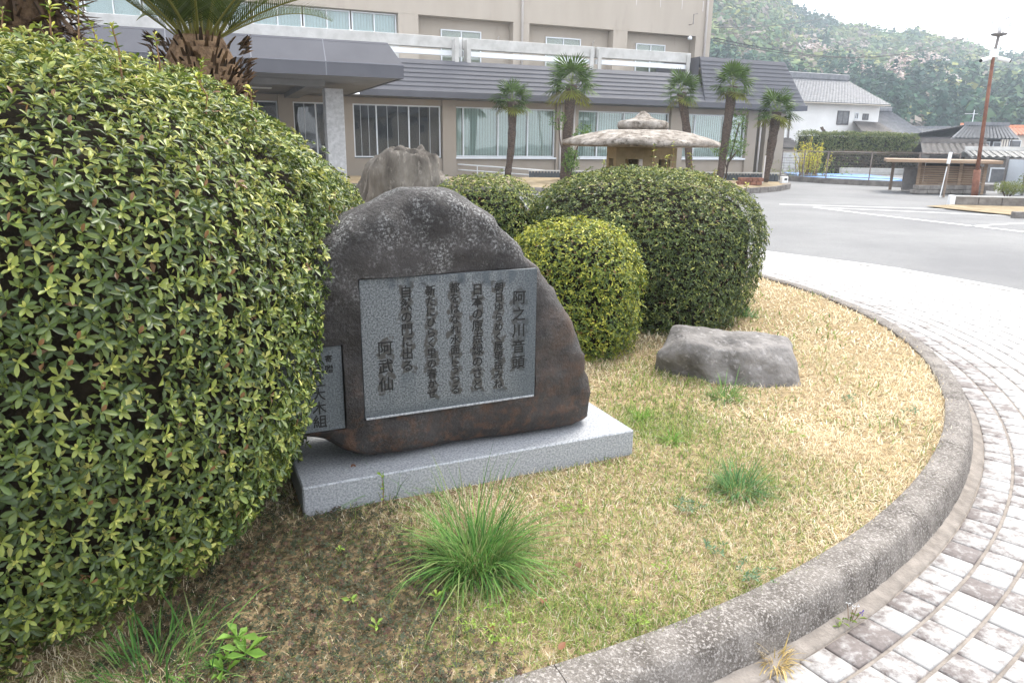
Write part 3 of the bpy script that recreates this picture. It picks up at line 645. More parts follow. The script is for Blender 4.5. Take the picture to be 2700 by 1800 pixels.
def whorls(P, Nn, L_, pal, rng, fine=True, kmin=5, kmax=9, young_lit=None):
    """leaf rosettes at points P facing Nn -> verts, faces, colours"""
    tv, tf = leaf_template(fine); nW = len(P); ks = rng.randint(kmin, kmax, nW); wi = np.repeat(np.arange(nW), ks); nL = len(wi)
    T, B = basis(Nn, rng); ph0 = rng.uniform(0, 6.28, nW)
    jj = np.concatenate([np.arange(k) for k in ks]); ph = ph0[wi] + jj * 2.399 + rng.uniform(-.25, .25, nL)
    inner = jj / ks[wi]; el = np.where(inner < 0.30, rng.uniform(0.25, 0.60, nL), rng.uniform(0.95, 1.45, nL))   # angle from axis
    A = Nn[wi]; R_ = T[wi] * np.cos(ph)[:, None] + B[wi] * np.sin(ph)[:, None]
    D = A * np.cos(el)[:, None] + R_ * np.sin(el)[:, None]
    Sd = np.cross(D, A); Sd /= np.linalg.norm(Sd, axis=1, keepdims=True) + 1e-9; U = np.cross(Sd, D)
    tw = rng.uniform(-.5, .5, nL)[:, None]; S2 = Sd * np.cos(tw) + U * np.sin(tw); U2 = np.cross(S2, D)
    ln = L_ * rng.uniform(0.72, 1.15, nL) * rng.uniform(.74, 1.16, nW)[wi] * np.where(inner < 0.30, 0.62, 1.0); wd = ln * rng.uniform(0.68, 0.92, nL)
    base = P[wi] + A * rng.uniform(-.2, .1, nL)[:, None] * L_
    V = (base[:, None, :] + tv[None, :, 0, None] * (S2 * wd[:, None])[:, None, :] + tv[None, :, 1, None] * (D * ln[:, None])[:, None, :] + tv[None, :, 2, None] * (U2 * ln[:, None])[:, None, :] * 2.0)
    Fc = (tf[None] + (np.arange(nL) * len(tv))[:, None, None]).reshape(-1, 3)
    pc, pw = pal; wc = rng.choice(len(pw), nW, p=pw / pw.sum())
    lc = np.where(rng.rand(nL) < 0.62, wc[wi], rng.choice(len(pw), nL, p=pw / pw.sum()))
    lc = np.where((inner < 0.3) & (rng.rand(nL) < 0.7), np.minimum(lc + 1, 4), np.where((inner > .45) & (lc > 0) & (lc < 5) & (rng.rand(nL) < .5), lc - 1, lc))
    if young_lit is not None: lc = np.where((rng.rand(nL) < young_lit[wi]) & (lc < 4), lc + 1, lc); lc = np.where((rng.rand(nL) < young_lit[wi] * .7) & (lc < 4), lc + 1, lc)
    c = pc[lc] * rng.uniform(0.8, 1.2, (nL, 1))
    C_ = np.repeat(c, len(tv), 0)
    return V.reshape(-1, 3), Fc, C_
def shrub_shape(cen, rad, pw, seed):
    cx, cy, z0 = cen; rx, ry, h = rad; p, q, zc = pw[:3]; lowk = pw[3] if len(pw) > 3 else 1.35      # zc: height of the widest level as part of h
    def surf(D):
        """D unit directions from the body centre -> radius"""
        up_ = D[:, 2] > 0
        hz = np.where(up_, h * (1 - zc), h * zc * lowk)
        g = (np.abs(D[:, 0] / rx) ** p + np.abs(D[:, 1] / ry) ** p) ** (q / p) + np.abs(D[:, 2] / hz) ** q
        r_ = g ** (-1 / q)
        return r_ * (1 + 0.048 * sn(D * 1.0, 3.2, seed) + 0.030 * sn(D, 8, seed + 1) + 0.010 * sn(D, 22, seed + 2))
    c = np.array([cx, cy, z0 + h * zc])
    return c, surf
def shrub(name, cen, rad, pw, n, L_, pal, seed, fine, label, sprigs=0, shoots=(), gap=0.32, group=None, face=None):
    rng = np.random.RandomState(seed); c, surf = shrub_shape(cen, rad, pw, seed)
    root = empty(name, (cen[0], cen[1], cen[2]), label=label, cat='shrub', group=group)
    org = np.array([cen[0], cen[1], cen[2]])
    # area-weighted sampling of the surface
    D = rng.normal(size=(n * 5, 3)); D /= np.linalg.norm(D, axis=1, keepdims=True); r_ = surf(D)
    keep = rng.rand(len(D)) < (r_ / r_.max()) ** 2; D, r_ = D[keep], r_[keep]
    P0 = c + D * r_[:, None]; ok = P0[:, 2] > cen[2] - 0.02; D, r_, P0 = D[ok], r_[ok], P0[ok]
    eps = 0.02; T, B = basis(D, rng); DT = D + T * eps; DT /= np.linalg.norm(DT, axis=1, keepdims=True); DB = D + B * eps; DB /= np.linalg.norm(DB, axis=1, keepdims=True)
    Nn = np.cross(c + DT * surf(DT)[:, None] - P0, c + DB * surf(DB)[:, None] - P0); Nn /= np.linalg.norm(Nn, axis=1, keepdims=True) + 1e-9
    Nn *= np.sign((Nn * D).sum(1))[:, None]
    if face is not None:      # keep leaves where the site can see them, thin out the far side
        fa = np.full(len(P0), -1.0)
        for stp in (-1.3, 0.0, 1.3):
            tc = CAM + np.array([stp, 0, 0]) - P0; tc /= np.linalg.norm(tc, axis=1, keepdims=True); fa = np.maximum(fa, (tc * Nn).sum(1))
        ok = (fa > -0.15) | (rng.rand(len(fa)) < 0.12); D, r_, P0, Nn = D[ok], r_[ok], P0[ok], Nn[ok]
    # spaced rosettes: an outer layer, one just below it, and a loose inner one
    cell = 1.30 * L_; taken = {}; lay = np.full(len(P0), -1)
    for a in range(len(P0)):
        p = P0[a]; key = (int(p[0] // cell), int(p[1] // cell), int(p[2] // cell))
        for l_ in (0, 1, 2):
            hit = False; mind = cell * (1.0, 0.9, 0.62)[l_]
            for dx in (-1, 0, 1):
                for dy in (-1, 0, 1):
                    for dz in (-1, 0, 1):
                        for q_ in taken.get((l_, key[0] + dx, key[1] + dy, key[2] + dz), ()):
                            if (q_[0] - p[0]) ** 2 + (q_[1] - p[1]) ** 2 + (q_[2] - p[2]) ** 2 < mind * mind: hit = True; break
                        if hit: break
                    if hit: break
                if hit: break
            if not hit:
                lay[a] = l_; taken.setdefault((l_, *key), []).append((float(p[0]), float(p[1]), float(p[2]))); break
    sel = lay >= 0; P0, Nn, D, lay = P0[sel], Nn[sel], D[sel], lay[sel]
    g = sn(P0, 5.5, seed + 3) + 0.7 * sn(P0, 14, seed + 4); hole = (g < -1.05 + gap) & (rng.rand(len(P0)) < .85)
    dep = np.choose(lay, [rng.uniform(-.35, .30, len(P0)), rng.uniform(-1.3, -.6, len(P0)), rng.uniform(-2.6, -1.5, len(P0))]) * L_ - hole * 1.8 * L_ + np.where(rng.rand(len(P0)) < .05, rng.uniform(.3, 1.2, len(P0)) * L_, 0)
    P = P0 + Nn * dep[:, None]; Nz = Nn[:, 2].copy()
    ax = Nn * 1.0 + np.array([0, 0, 0.45]) + rng.normal(size=Nn.shape) * 0.24; ax /= np.linalg.norm(ax, axis=1, keepdims=True)
    if sprigs:
        d = np.linalg.norm(P - CAM, axis=1); tc = (CAM - P) / d[:, None]; facing = (tc * Nn).sum(1)
        q = P - CAM; zz = q @ fw; px = 1350 + F * (q @ rt) / zz; py = 900 - F * (q @ upv) / zz
        vis = (dep > -0.5 * L_) & (facing > 0.4) & (px > 0) & (px < 2700) & (py > 0) & (py < 1800)
        order = np.argsort(np.where(vis, d, 99)); near = order[:sprigs]; mask = np.ones(len(P), bool); mask[near] = False
        tm = []
        for t in range(8):
            v, f, cc = whorls(np.zeros((1, 3)), np.array([[0, 0, 1.0]]), L_, pal, np.random.RandomState(seed * 10 + t), fine, 6, 9); tm.append(npmesh('leaf_cluster', v, f, cc, True))
            tm[-1].materials.append(M['leaf'])
        for i in near:
            o = link('leaf_cluster', tm[rng.randint(8)], None, root, P[i] - org); o.rotation_euler = Vector(ax[i]).to_track_quat('Z', 'Y').to_euler()
        P, ax, Nz, lay = P[mask], ax[mask], Nz[mask], lay[mask]
    top_lit = np.clip((Nz - 0.10) * 1.1, 0, 0.85) * np.clip(0.6 + 0.5 * sn(P, 6, seed + 21), 0.1, 1)  # upward-facing whorls go paler: new growth, and top light put into the colour
    o_ = lay == 0; V, Fc, C_ = whorls(P[o_] - org, ax[o_], L_, pal, rng, fine, young_lit=top_lit[o_])
    o_ = lay > 0; V2, F2, C2 = whorls(P[o_] - org, ax[o_], L_ * 1.06, pal, rng, False, 5, 8, young_lit=top_lit[o_] * .4)
    V, Fc, C_ = np.r_[V, V2], np.r_[Fc, F2 + len(V)], np.r_[C_, C2]
    link('foliage', npmesh('foliage', V, Fc, C_, True), M['leaf'], root, kind='stuff')
    # solid core, coloured near-black so gaps between leaves look shaded
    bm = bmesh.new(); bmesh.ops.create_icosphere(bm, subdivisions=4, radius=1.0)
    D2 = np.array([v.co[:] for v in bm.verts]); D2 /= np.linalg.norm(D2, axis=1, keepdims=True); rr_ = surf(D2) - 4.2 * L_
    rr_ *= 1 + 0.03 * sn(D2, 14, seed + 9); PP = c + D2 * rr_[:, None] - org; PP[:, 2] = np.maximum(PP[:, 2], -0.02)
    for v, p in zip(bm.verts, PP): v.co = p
    me = bpy.data.meshes.new('shade_core'); bm.to_mesh(me); bm.free(); link('shade_core', me, M['twigshade'], root)
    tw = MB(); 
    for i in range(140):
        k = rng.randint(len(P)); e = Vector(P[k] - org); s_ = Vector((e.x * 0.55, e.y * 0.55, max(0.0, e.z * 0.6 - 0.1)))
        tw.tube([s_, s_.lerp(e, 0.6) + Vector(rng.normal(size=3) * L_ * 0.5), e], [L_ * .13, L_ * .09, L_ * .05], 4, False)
    tw.build('twigs', M['twigshade'], root)
    # upright young shoots
    for (sx, sy, hgt) in shoots:
        d = np.array([[sx / 1.0, sy / 1.0, 0.0]]); zt = None
        # drop onto the surface from above
        best = None
        for zz in np.linspace(0.0, rad[2] * (1 - pw[2]) * 1.1, 60):
            dd = np.array([[sx, sy, zz]]); rr2 = np.linalg.norm(dd); 
            if rr2 > surf(dd / rr2)[0]: best = zz; break
        if best is None: continue
        b0 = c + np.array([sx, sy, best - 0.05]) - org; lean = rng.normal(size=3) * 0.12; lean[2] = 1
        tip = b0 + lean * (hgt + 0.05)
        sh = MB(); sh.tube([b0, (b0 + tip) / 2 + rng.normal(size=3) * 0.006, tip], [0.0035, 0.003, 0.002], 5); so_ = sh.build('shoot', M['stem'], root)
        ts = np.array([0.4, .6, .8, .92, 1.0]); Pp = b0 + (tip - b0) * ts[:, None]; Na = np.tile(lean / np.linalg.norm(lean), (5, 1)) + rng.normal(size=(5, 3)) * .1; Na /= np.linalg.norm(Na, axis=1, keepdims=True)
        v, f, cc = whorls(Pp, Na, L_ * 1.05, (PAL_YEL[0], np.array([0, .15, .4, .35, .1, 0])), rng, fine, 3, 6)
        link('shoot_leaves', npmesh('shoot_leaves', v, f, cc, True), M['leaf'], so_)
    return root
rs = np.random.RandomState(5)
sh_main = [(a, b, h_) for a, b, h_ in [(0.9, -0.2, .07), (0.15, -0.8, .06), (-0.2, -0.6, .08), (0.45, -0.65, .06), (0.85, 0.35, .07), (0.3, 0.35, .08), (-0.30, 0.05, .10), (0.10, -0.25, .13), (0.38, 0.02, .16), (-0.05, 0.25, .12), (0.62, 0.10, .13), (0.25, -0.55, .10), (-0.6, -0.3, .12), (0.78, 0.05, .09), (0.5, -0.3, .09), (-0.45, 0.3, .09), (0.72, -0.35, .10)]]
shrub('azalea_shrub', (-1.90, 2.64, 0.11), (1.19, 1.36, 1.77), (2.8, 2.4, 0.50, 1.28), 16500, 0.0315, PAL_AZ, 11, True, 'huge clipped azalea shrub with glossy dark leaves beside the monument', sprigs=300, shoots=sh_main, face=1)
shrub('azalea_shrub', (-1.92, 4.05, 0.11), (1.08, 0.95, 1.50), (2.3, 2.6, 0.5), 6000, 0.031, PAL_AZ, 12, False, 'clipped azalea shrub between the huge shrub and the brown standing stone', face=1)
shrub('azalea_shrub', (1.08, 6.22, 0.12), (1.02, 1.0, 1.23), (2.2, 2.5, 0.50, 1.7), 9000, 0.031, PAL_DK, 13, False, 'large round clipped shrub with dark sides in front of the stone lantern', shoots=[(0.15, 0.3, .2), (0.3, 0.25, .22), (0.45, 0.1, .13), (-0.3, 0.2, .07), (0.22, 0.1, .1), (0.55, -0.2, .07), (0.85, -0.1, .06)], face=1)
shrub('azalea_shrub', (0.42, 4.98, 0.12), (0.46, 0.50, 0.93), (2.3, 2.6, 0.50, 1.5), 4500, 0.030, PAL_YEL, 14, False, 'small yellow green clipped shrub beside the right edge of the monument', face=1)
shrub('azalea_shrub', (-0.29, 6.12, 0.13), (0.56, 0.48, 1.15), (2.3, 2.6, 0.52), 4000, 0.031, PAL_AZ, 15, False, 'domed clipped shrub rising behind the top of the monument', face=1)

# ================================================================== CYCADS
def frond_mesh(Lf, seed, droop, nl=70):
    rng = np.random.RandomState(seed); t = np.linspace(0, 1, 26)
    x = Lf * (t - 0.12 * t ** 3); z = -droop * Lf * t ** 2.2 + 0.10 * Lf * t
    V = []; Fc = []; C_ = []
    # rachis
    for i in range(26):
        w = 0.011 * (1 - 0.8 * t[i]); V += [(x[i], -w, z[i]), (x[i], w, z[i]), (x[i], 0, z[i] - w)]; C_ += [(0.20, 0.19, 0.045)] * 3
    for i in range(25):
        for j in range(3): a, b = i * 3 + j, i * 3 + (j + 1) % 3; Fc += [(a, b, b + 3), (a, b + 3, a + 3)]
    for s_ in (-1, 1):
        for i in range(nl):
            tt = 0.10 + 0.90 * (i + 0.5) / nl; px_ = np.interp(tt, t, x); pz = np.interp(tt, t, z)
            ll = 0.19 * math.sin(math.pi * min(1, 0.12 + 0.86 * tt)) ** 0.6 * rng.uniform(.92, 1.08) * (1.0 if tt < .8 else 1.0)
            an = math.radians(62 - 30 * tt); w = 0.0045
            d = np.array([math.cos(an), s_ * math.sin(an), 0.30 - 0.1 * rng.rand()]); d /= np.linalg.norm(d); q = np.array([d[1] * -s_, d[0] * s_, 0]) ; q = np.array([1, 0, 0.0])
            b0 = np.array([px_, 0, pz]); n0 = len(V); g = np.array([0.060, 0.085, 0.018]) * rng.uniform(.75, 1.35) + (0.03 * (rng.rand() < 0.2))
            V += [b0 - q * w, b0 + q * w, b0 + d * ll * .6 + q * w * .9, b0 + d * ll * .6 - q * w * .9, b0 + d * ll]; C_ += [g] * 5
            Fc += [(n0, n0 + 1, n0 + 2), (n0, n0 + 2, n0 + 3), (n0 + 3, n0 + 2, n0 + 4)]
    return npmesh('frond', V, Fc, np.array(C_))
FR = [frond_mesh(1.15, i, d) for i, d in enumerate((0.06, 0.16, 0.28))]
for f_ in FR: f_.materials.append(M['leafsoft'])
def cycad(loc, h, rt_, label, seed, nf, elev, shag=0.0):
    rng = np.random.RandomState(seed); root = empty('cycad', loc, label=label, cat='cycad')
    tk = MB(); tk.tube([(0, 0, -0.05), (0, 0, h * .5), (0, 0, h * 0.86), (0, 0, h)], [rt_ * .8, rt_ * .86, rt_ * .95, rt_ * .5], 16); tk.build('trunk', M['cycadbark'], root)
    # old leaf bases: overlapping woody scales
    V = []; Fc = []; C_ = []
    nrow = int(h / 0.035)
    for i in range(nrow):
        z = h * i / nrow + rng.uniform(-.02, .02)
        for j in range(34):
            a = rng.uniform(0, 6.28); r_ = rt_ * (0.84 + 0.12 * z / h)
            o_ = np.array([math.cos(a), math.sin(a), 0]); tgt = np.array([-math.sin(a), math.cos(a), 0])
            ln = rng.uniform(.05, .10) * (1 + shag * 1.8); dr = o_ * rng.uniform(.35, .8) + np.array([0, 0, rng.uniform(.2, .9) if shag < .5 else rng.uniform(-1.1, 0.5)]); dr /= np.linalg.norm(dr); w = rng.uniform(.006, .016)
            b0 = o_ * r_ + np.array([0, 0, z]); n0 = len(V); cb = np.array([0.125, 0.078, 0.045]) * rng.uniform(.2, 1.5)
            V += [b0 - tgt * w, b0 + tgt * w, b0 + dr * ln + tgt * w * .55, b0 + dr * ln - tgt * w * .55, b0 + dr * ln * .55 + np.cross(dr, tgt) * .012]; C_ += [cb * .6, cb * .6, cb, cb, cb * 1.1]
            Fc += [(n0, n0 + 1, n0 + 4), (n0 + 1, n0 + 2, n0 + 4), (n0 + 2, n0 + 3, n0 + 4), (n0 + 3, n0, n0 + 4)]
    link('leaf_bases', npmesh('leaf_bases', V, Fc, np.array(C_)), M['leafsoft'], root, kind='stuff')
    for i in range(nf):
        a = 2.39996 * i + rng.uniform(-.1, .1); e = elev[0] + (elev[1] - elev[0]) * (i / max(1, nf - 1)) + rng.uniform(-.06, .06)
        o = link('frond', FR[rng.randint(3)], None, root, (math.cos(a) * rt_ * .35, math.sin(a) * rt_ * .35, h - 0.02)); o.rotation_euler = (rng.uniform(-.15, .15), -e, a); s_ = rng.uniform(.9, 1.15); o.scale = (s_, s_, s_)
    return root
c1 = at(525, 110, 5.3); cycad((c1[0], c1[1], 0.14), c1[2] - 0.14 + 0.03, 0.31, 'cycad with stubby brown trunk and fan of green fronds before the entrance canopy', 3, 36, (0.42, 1.38))
c2 = at(20, 60, 5.2); cycad((c2[0], c2[1], 0.14), c2[2] + 0.55, 0.34, 'shaggy cycad trunk with hanging dead leaf stalks above the huge shrub', 4, 24, (0.2, 1.3), 1.0)

# ================================================================== GRASS AND WEEDS
def blades(P, L_, W_, col, rng, lean=0.6, arch=0.5, dirs=None, short=False):
    """tapered curved blades -> verts, tris, colours"""
    n = len(P); a = rng.uniform(0, 6.28, n) if dirs is None else dirs; ln = np.asarray(L_) * rng.uniform(.6, 1.25, n); le = lean * rng.uniform(.2, 1.3, n)
    d = np.stack([np.cos(a), np.sin(a), np.zeros(n)], 1); s_ = np.stack([-np.sin(a), np.cos(a), np.zeros(n)], 1) * (np.asarray(W_) * rng.uniform(.7, 1.3, n))[:, None]
    upz = np.array([0, 0, 1.0])
    def pt(t):
        th = le * (1 + arch * t * 2); return P + d * (np.sin(th) * t * ln)[:, None] + upz * (np.cos(np.clip(th, 0, 1.75)) * t * ln)[:, None]
    if short:
        p0, p1, p3 = pt(0.0), pt(0.5), pt(1.0); V = np.stack([p0 - s_ * .8, p0 + s_ * .8, p1 - s_, p1 + s_, p3], 1); f = np.array([(0, 1, 3), (0, 3, 2), (2, 3, 4)])
    else:
        p0, p1, p2, p3 = pt(0.0), pt(0.4), pt(0.75), pt(1.0); V = np.stack([p0 - s_ * .8, p0 + s_ * .8, p1 - s_, p1 + s_, p2 - s_ * .6, p2 + s_ * .6, p3], 1)
        f = np.array([(0, 1, 3), (0, 3, 2), (2, 3, 5), (2, 5, 4), (4, 5, 6)])
    k = V.shape[1]
    return V.reshape(-1, 3), (f[None] + (np.arange(n) * k)[:, None, None]).reshape(-1, 3), np.repeat(col, k, 0)
rng = np.random.RandomState(21)
def on_plinth(x, y):
    q = np.stack([x - A0[0], y - A0[1]], -1); u = q @ SU; w = -(q[..., 0] * SU[1] - q[..., 1] * SU[0])
    return (u > -0.01) & (u < 1.52) & (w > -0.01) & (w < 0.63)
def in_shrub(x, y):
    r_ = np.zeros(np.shape(x), bool)
    for cx, cy, a, b in ((-1.90, 2.64, .90, 1.02), (-1.92, 4.05, .85, .75), (1.08, 6.22, .72, .70), (0.42, 4.98, .34, .36), (-0.29, 6.12, .36, .3), (1.40, 4.44, .33, .26)):
        r_ |= ((x - cx) / a) ** 2 + ((y - cy) / b) ** 2 < 1
    return r_
def greenness(x, y):
    g = 0.52 * np.exp(-((x - 0.0) ** 2 / 1.0 + (y - 2.05) ** 2 / 0.9)) + 0.95 * np.exp(-((x - 0.85) ** 2 / 0.18 + (y - 3.65) ** 2 / 0.7)) + 0.45 * np.exp(-((x - 0.3) ** 2 / 0.4 + (y - 1.95) ** 2 / 0.06)) + 0.4 * np.exp(-((x - 1.85) ** 2 / 0.2 + (y - 6.0) ** 2 / 1.2)) + 0.22 * np.exp(-((x - 1.0) ** 2 / 0.4 + (y - 2.75) ** 2 / 0.2))
    return np.clip(g + 0.05 + 0.18 * sn(np.stack([np.ravel(x), np.ravel(y)], 1), 7, 31).reshape(np.shape(x)), 0, 1)
def clover_zone(x, y):
    d = np.exp(-(np.abs((x + 0.66 + 0.25 * (y - 2.1)) / 0.46) ** 3 + np.abs((y - 2.02) / 0.56) ** 3)) + 0.22 * sn(np.stack([np.ravel(x), np.ravel(y)], 1), 11, 41).reshape(np.shape(x)) + 0.10 * sn(np.stack([np.ravel(x), np.ravel(y)], 1), 40, 42).reshape(np.shape(x))
    return d > rng.uniform(0.15, 0.70, np.shape(x))
Vs, Fs, Cs = [], [], []; nv = 0
for (rmin, rmax, dens, LL, WW) in ((1.4, 2.6, 30000, .036, .0011), (2.6, 3.8, 19000, .038, .0015), (3.8, 5.6, 8000, .042, .0023), (5.6, 10.5, 2000, .045, .0045)):
    n = int(dens * math.pi * (rmax ** 2 - rmin ** 2) / 3.2); rr_ = np.sqrt(rng.uniform(rmin ** 2, rmax ** 2, n)); th = rng.uniform(math.radians(38), math.radians(132), n)
    x, y = rr_ * np.cos(th), rr_ * np.sin(th)
    d0 = np.hypot(x - CX, y - CY)
    ok = (d0 < R_IN + 0.035 + 0.02 * sn(np.c_[x, y], 14, 77)) & ~on_plinth(x, y) & ~in_shrub(x, y); x, y = x[ok], y[ok]
    keep = ~(clover_zone(x, y) & (rng.rand(len(x)) < 0.9)); x, y = x[keep], y[keep]
    keep = rng.rand(len(x)) < 0.82 + 0.3 * sn(np.c_[x, y], 5, 33); x, y = x[keep], y[keep]
    g = greenness(x, y); isg = rng.rand(len(x)) < g * 0.8
    straw = np.array([(0.70, 0.575, 0.37), (0.82, 0.71, 0.51), (0.55, 0.42, 0.25), (0.88, 0.80, 0.62)])[rng.choice(4, len(x), p=[.35, .3, .2, .15])]
    grn = np.array([(0.17, 0.25, 0.055), (0.26, 0.33, 0.085), (0.12, 0.20, 0.045), (0.38, 0.38, 0.13)])[rng.choice(4, len(x))]
    col = np.where(isg[:, None], grn, straw * (1 - 0.30 * g[:, None])) * rng.uniform(.75, 1.2, (len(x), 1))
    P = np.c_[x, y, lawn_z(x, y) - 0.003]
    V, Fc, C_ = blades(P, LL * (1 + 0.3 * isg), WW, col, rng, 1.1, 0.4, None, True)
    Vs.append(V); Fs.append(Fc + nv); Cs.append(C_); nv += len(V)
link('dry_grass', npmesh('dry_grass', np.concatenate(Vs), np.concatenate(Fs), np.concatenate(Cs)), M['grass'], label='short straw coloured and green turf covering the island', cat='grass', kind='stuff')
# dark trailing clover by the huge shrub
n = 16000; x = rng.uniform(-1.15, 0.05, n); y = rng.uniform(1.45, 2.7, n); ok = clover_zone(x, y) & ~on_plinth(x, y); x, y = x[ok], y[ok]; n = len(x)
P = np.c_[x, y, lawn_z(x, y) + rng.uniform(0.004, 0.028, n)]
V = []; tv = np.array([(0, 0, 0), (-.5, .7, .1), (0, .85, -.05), (.5, .7, .1)]); tf = np.array([(0, 2, 1), (0, 3, 2)])
ph = rng.uniform(0, 6.28, n); sz = rng.uniform(.005, .011, n); tl = rng.normal(size=(n, 2)) * .35
VV = []; FF = []; CC = []; base_c = np.array([(0.075, 0.072, 0.040), (0.060, 0.075, 0.042), (0.10, 0.058, 0.042), (0.045, 0.052, 0.032), (0.10, 0.13, 0.045)])[rng.choice(5, n, p=[.33, .27, .2, .15, .05])]
for k in range(3):
    a = ph + k * 2.094; ca, sa = np.cos(a), np.sin(a)
    X_ = tv[None, :, 0] * ca[:, None] - tv[None, :, 1] * sa[:, None]; Y_ = tv[None, :, 0] * sa[:, None] + tv[None, :, 1] * ca[:, None]
    Z_ = tv[None, :, 2] + X_ * tl[:, :1] + Y_ * tl[:, 1:]
    VV.append(np.stack([P[:, 0, None] + X_ * sz[:, None], P[:, 1, None] + Y_ * sz[:, None], P[:, 2, None] + Z_ * sz[:, None]], -1).reshape(-1, 3)); FF.append((tf[None] + (np.arange(n) * 4)[:, None, None]).reshape(-1, 3) + k * n * 4); CC.append(np.repeat(base_c, 4, 0))
link('clover', npmesh('clover', np.concatenate(VV), np.concatenate(FF), np.concatenate(CC)), M['leafsoft'], label='dark brownish clover creeping over bare soil below the huge shrub', cat='ground cover', kind='stuff')

def tuft(px, py, n, L_, W_, spread, seed, label, cols, lean=0.75, arch=0.55, group=None, name='grass_tuft', z0=None):
    rg = np.random.RandomState(seed); c = G(px, py, LAWN + 0.005 if z0 is None else z0); rr_ = spread * np.sqrt(rg.rand(n)); a = rg.uniform(0, 6.28, n)
    P = np.c_[rr_ * np.cos(a), rr_ * np.sin(a), np.zeros(n)]; dirs = a + rg.normal(size=n) * 0.5
    cc = np.array(cols)[rg.randint(len(cols), size=n)] * rg.uniform(.75, 1.25, (n, 1))
    V, Fc, C_ = blades(P, L_ * (0.45 + 0.75 * rg.rand(n)), W_, cc, rg, lean, arch, dirs)
    return link(name, npmesh(name, V, Fc, C_), M['grass'], None, c, label=label, cat='grass tuft', group=group)
GRN = [(0.085, 0.20, 0.040), (0.12, 0.26, 0.055), (0.06, 0.15, 0.035), (0.17, 0.30, 0.075), (0.22, 0.27, 0.10)]
tuft(1255, 1480, 950, 0.31, 0.0018, 0.10, 1, 'big bright green grass tuft in front of the granite plinth', GRN, 1.05, 0.5)
tuft(1950, 1290, 330, 0.15, 0.0017, 0.085, 2, 'flattened blue green grass tuft on the dry lawn near the kerb', [(0.10, 0.21, 0.07), (0.14, 0.26, 0.10), (0.08, 0.17, 0.06)], 1.1, 0.35)
tuft(1910, 1050, 150, 0.16, 0.0022, 0.07, 3, 'green grass tuft sprouting at the foot of the grey boulder', GRN, 0.9, 0.5)
tuft(1690, 1105, 70, 0.10, 0.0022, 0.03, 4, 'small lime green grass tuft right behind the plinth corner', [(0.16, 0.32, 0.05), (0.2, 0.36, 0.07)], 0.8)
tuft(1770, 1165, 70, 0.09, 0.002, 0.03, 5, 'small lime green grass tuft to the right of the plinth corner', [(0.15, 0.30, 0.05), (0.2, 0.33, 0.08)], 0.8)
tuft(420, 1775, 200, 0.19, 0.002, 0.16, 6, 'loose long green grass under the skirt of the huge shrub', GRN, 0.9, 0.5)
tuft(1010, 1300, 90, 0.22, 0.0016, 0.10, 8, 'sparse thin grass blades leaning on the plinth front', GRN, 0.8, 0.4)
tuft(1960, 830, 120, 0.14, 0.003, 0.10, 9, 'green grass tuft beside the foot of the large round shrub', [(0.10, 0.22, 0.08), (0.13, 0.26, 0.09)], 0.8)
tuft(2045, 1745, 130, 0.085, 0.0014, 0.035, 10, 'dry straw grass tuft growing from the joint below the kerb', [(0.45, 0.33, 0.14), (0.36, 0.27, 0.10), (0.55, 0.42, 0.2)], 0.9, z0=0.005)
def weed(px, py, n, L_, seed, label, cols, el=(0.7, 1.3), z0=None, name='weed', wide=1.0, k=(5, 8), spread=0.035, group=None):
    rg = np.random.RandomState(seed); c = G(px, py, LAWN + 0.008 if z0 is None else z0); P = np.c_[rg.normal(size=(n, 2)) * spread, rg.uniform(.006, .03, n)]
    Nn = np.tile([0, 0, 1.0], (n, 1)) + rg.normal(size=(n, 3)) * .35; Nn /= np.linalg.norm(Nn, axis=1, keepdims=True)
    V, Fc, C_ = whorls(P, Nn, L_, (np.array(cols), np.ones(len(cols))), rg, False, *k)
    V[:, 2] = np.maximum(V[:, 2], 0.001)
    n0 = len(V)
    for i in range(n):      # runners joining the rosettes to one root
        e = P[i]; w = np.array([0.0012, -0.0012, 0]); V = np.r_[V, [np.array([0, 0, 0.002]) - w, np.array([0, 0, 0.002]) + w, e]]; Fc = np.r_[Fc, [[n0, n0 + 1, n0 + 2]]]; C_ = np.r_[C_, [cols[0]] * 3]; n0 += 3
    return link(name, npmesh(name, V, Fc, C_), M['leafsoft'], None, c, label=label, cat='weed', group=group)
LIME = [(0.24, 0.36, 0.06), (0.30, 0.40, 0.08), (0.19, 0.31, 0.05), (0.26, 0.36, 0.07), (0.3, 0.38, 0.1)]
SAGE = [(0.13, 0.21, 0.12), (0.18, 0.26, 0.15), (0.11, 0.18, 0.09), (0.15, 0.24, 0.12), (0.2, 0.27, 0.15)]
for i, (px, py, lb) in enumerate([(1825, 1345, 'bluish green feathery weed beside the flattened grass tuft'), (1990, 1525, 'bluish green bushy weed close to the kerb stones'), (1880, 1460, 'sparse bluish green weed between two bushier weeds'), (2250, 1060, 'bluish green weed on bare straw right of the boulder'), (2400, 1085, 'thin bluish green weed on straw beside the kerb')]):
    weed(px, py, 12 if i < 2 else 6, 0.022, 50 + i, lb, SAGE, spread=0.035 if i < 2 else 0.03, group='bluish green weeds on the lawn')
for i, (px, py) in enumerate([(1610, 1430), (1540, 1345), (2075, 1145), (1330, 1620), (1300, 1690), (1680, 1640), (1480, 1350), (1760, 1500), (1230, 1660)]): weed(px, py, 9, 0.016, 70 + i, 'low lime green weed in the turf', LIME, group='lime green weeds in the turf', spread=0.035)
for i, (px, py) in enumerate([(935, 1590), (1000, 1660), (1160, 1575), (880, 1470)]): weed(px, py, 2, 0.030, 90 + i, 'bright pale green seedling in the dark clover', LIME, group='pale green seedlings in the clover', spread=0.012, k=(3, 6))
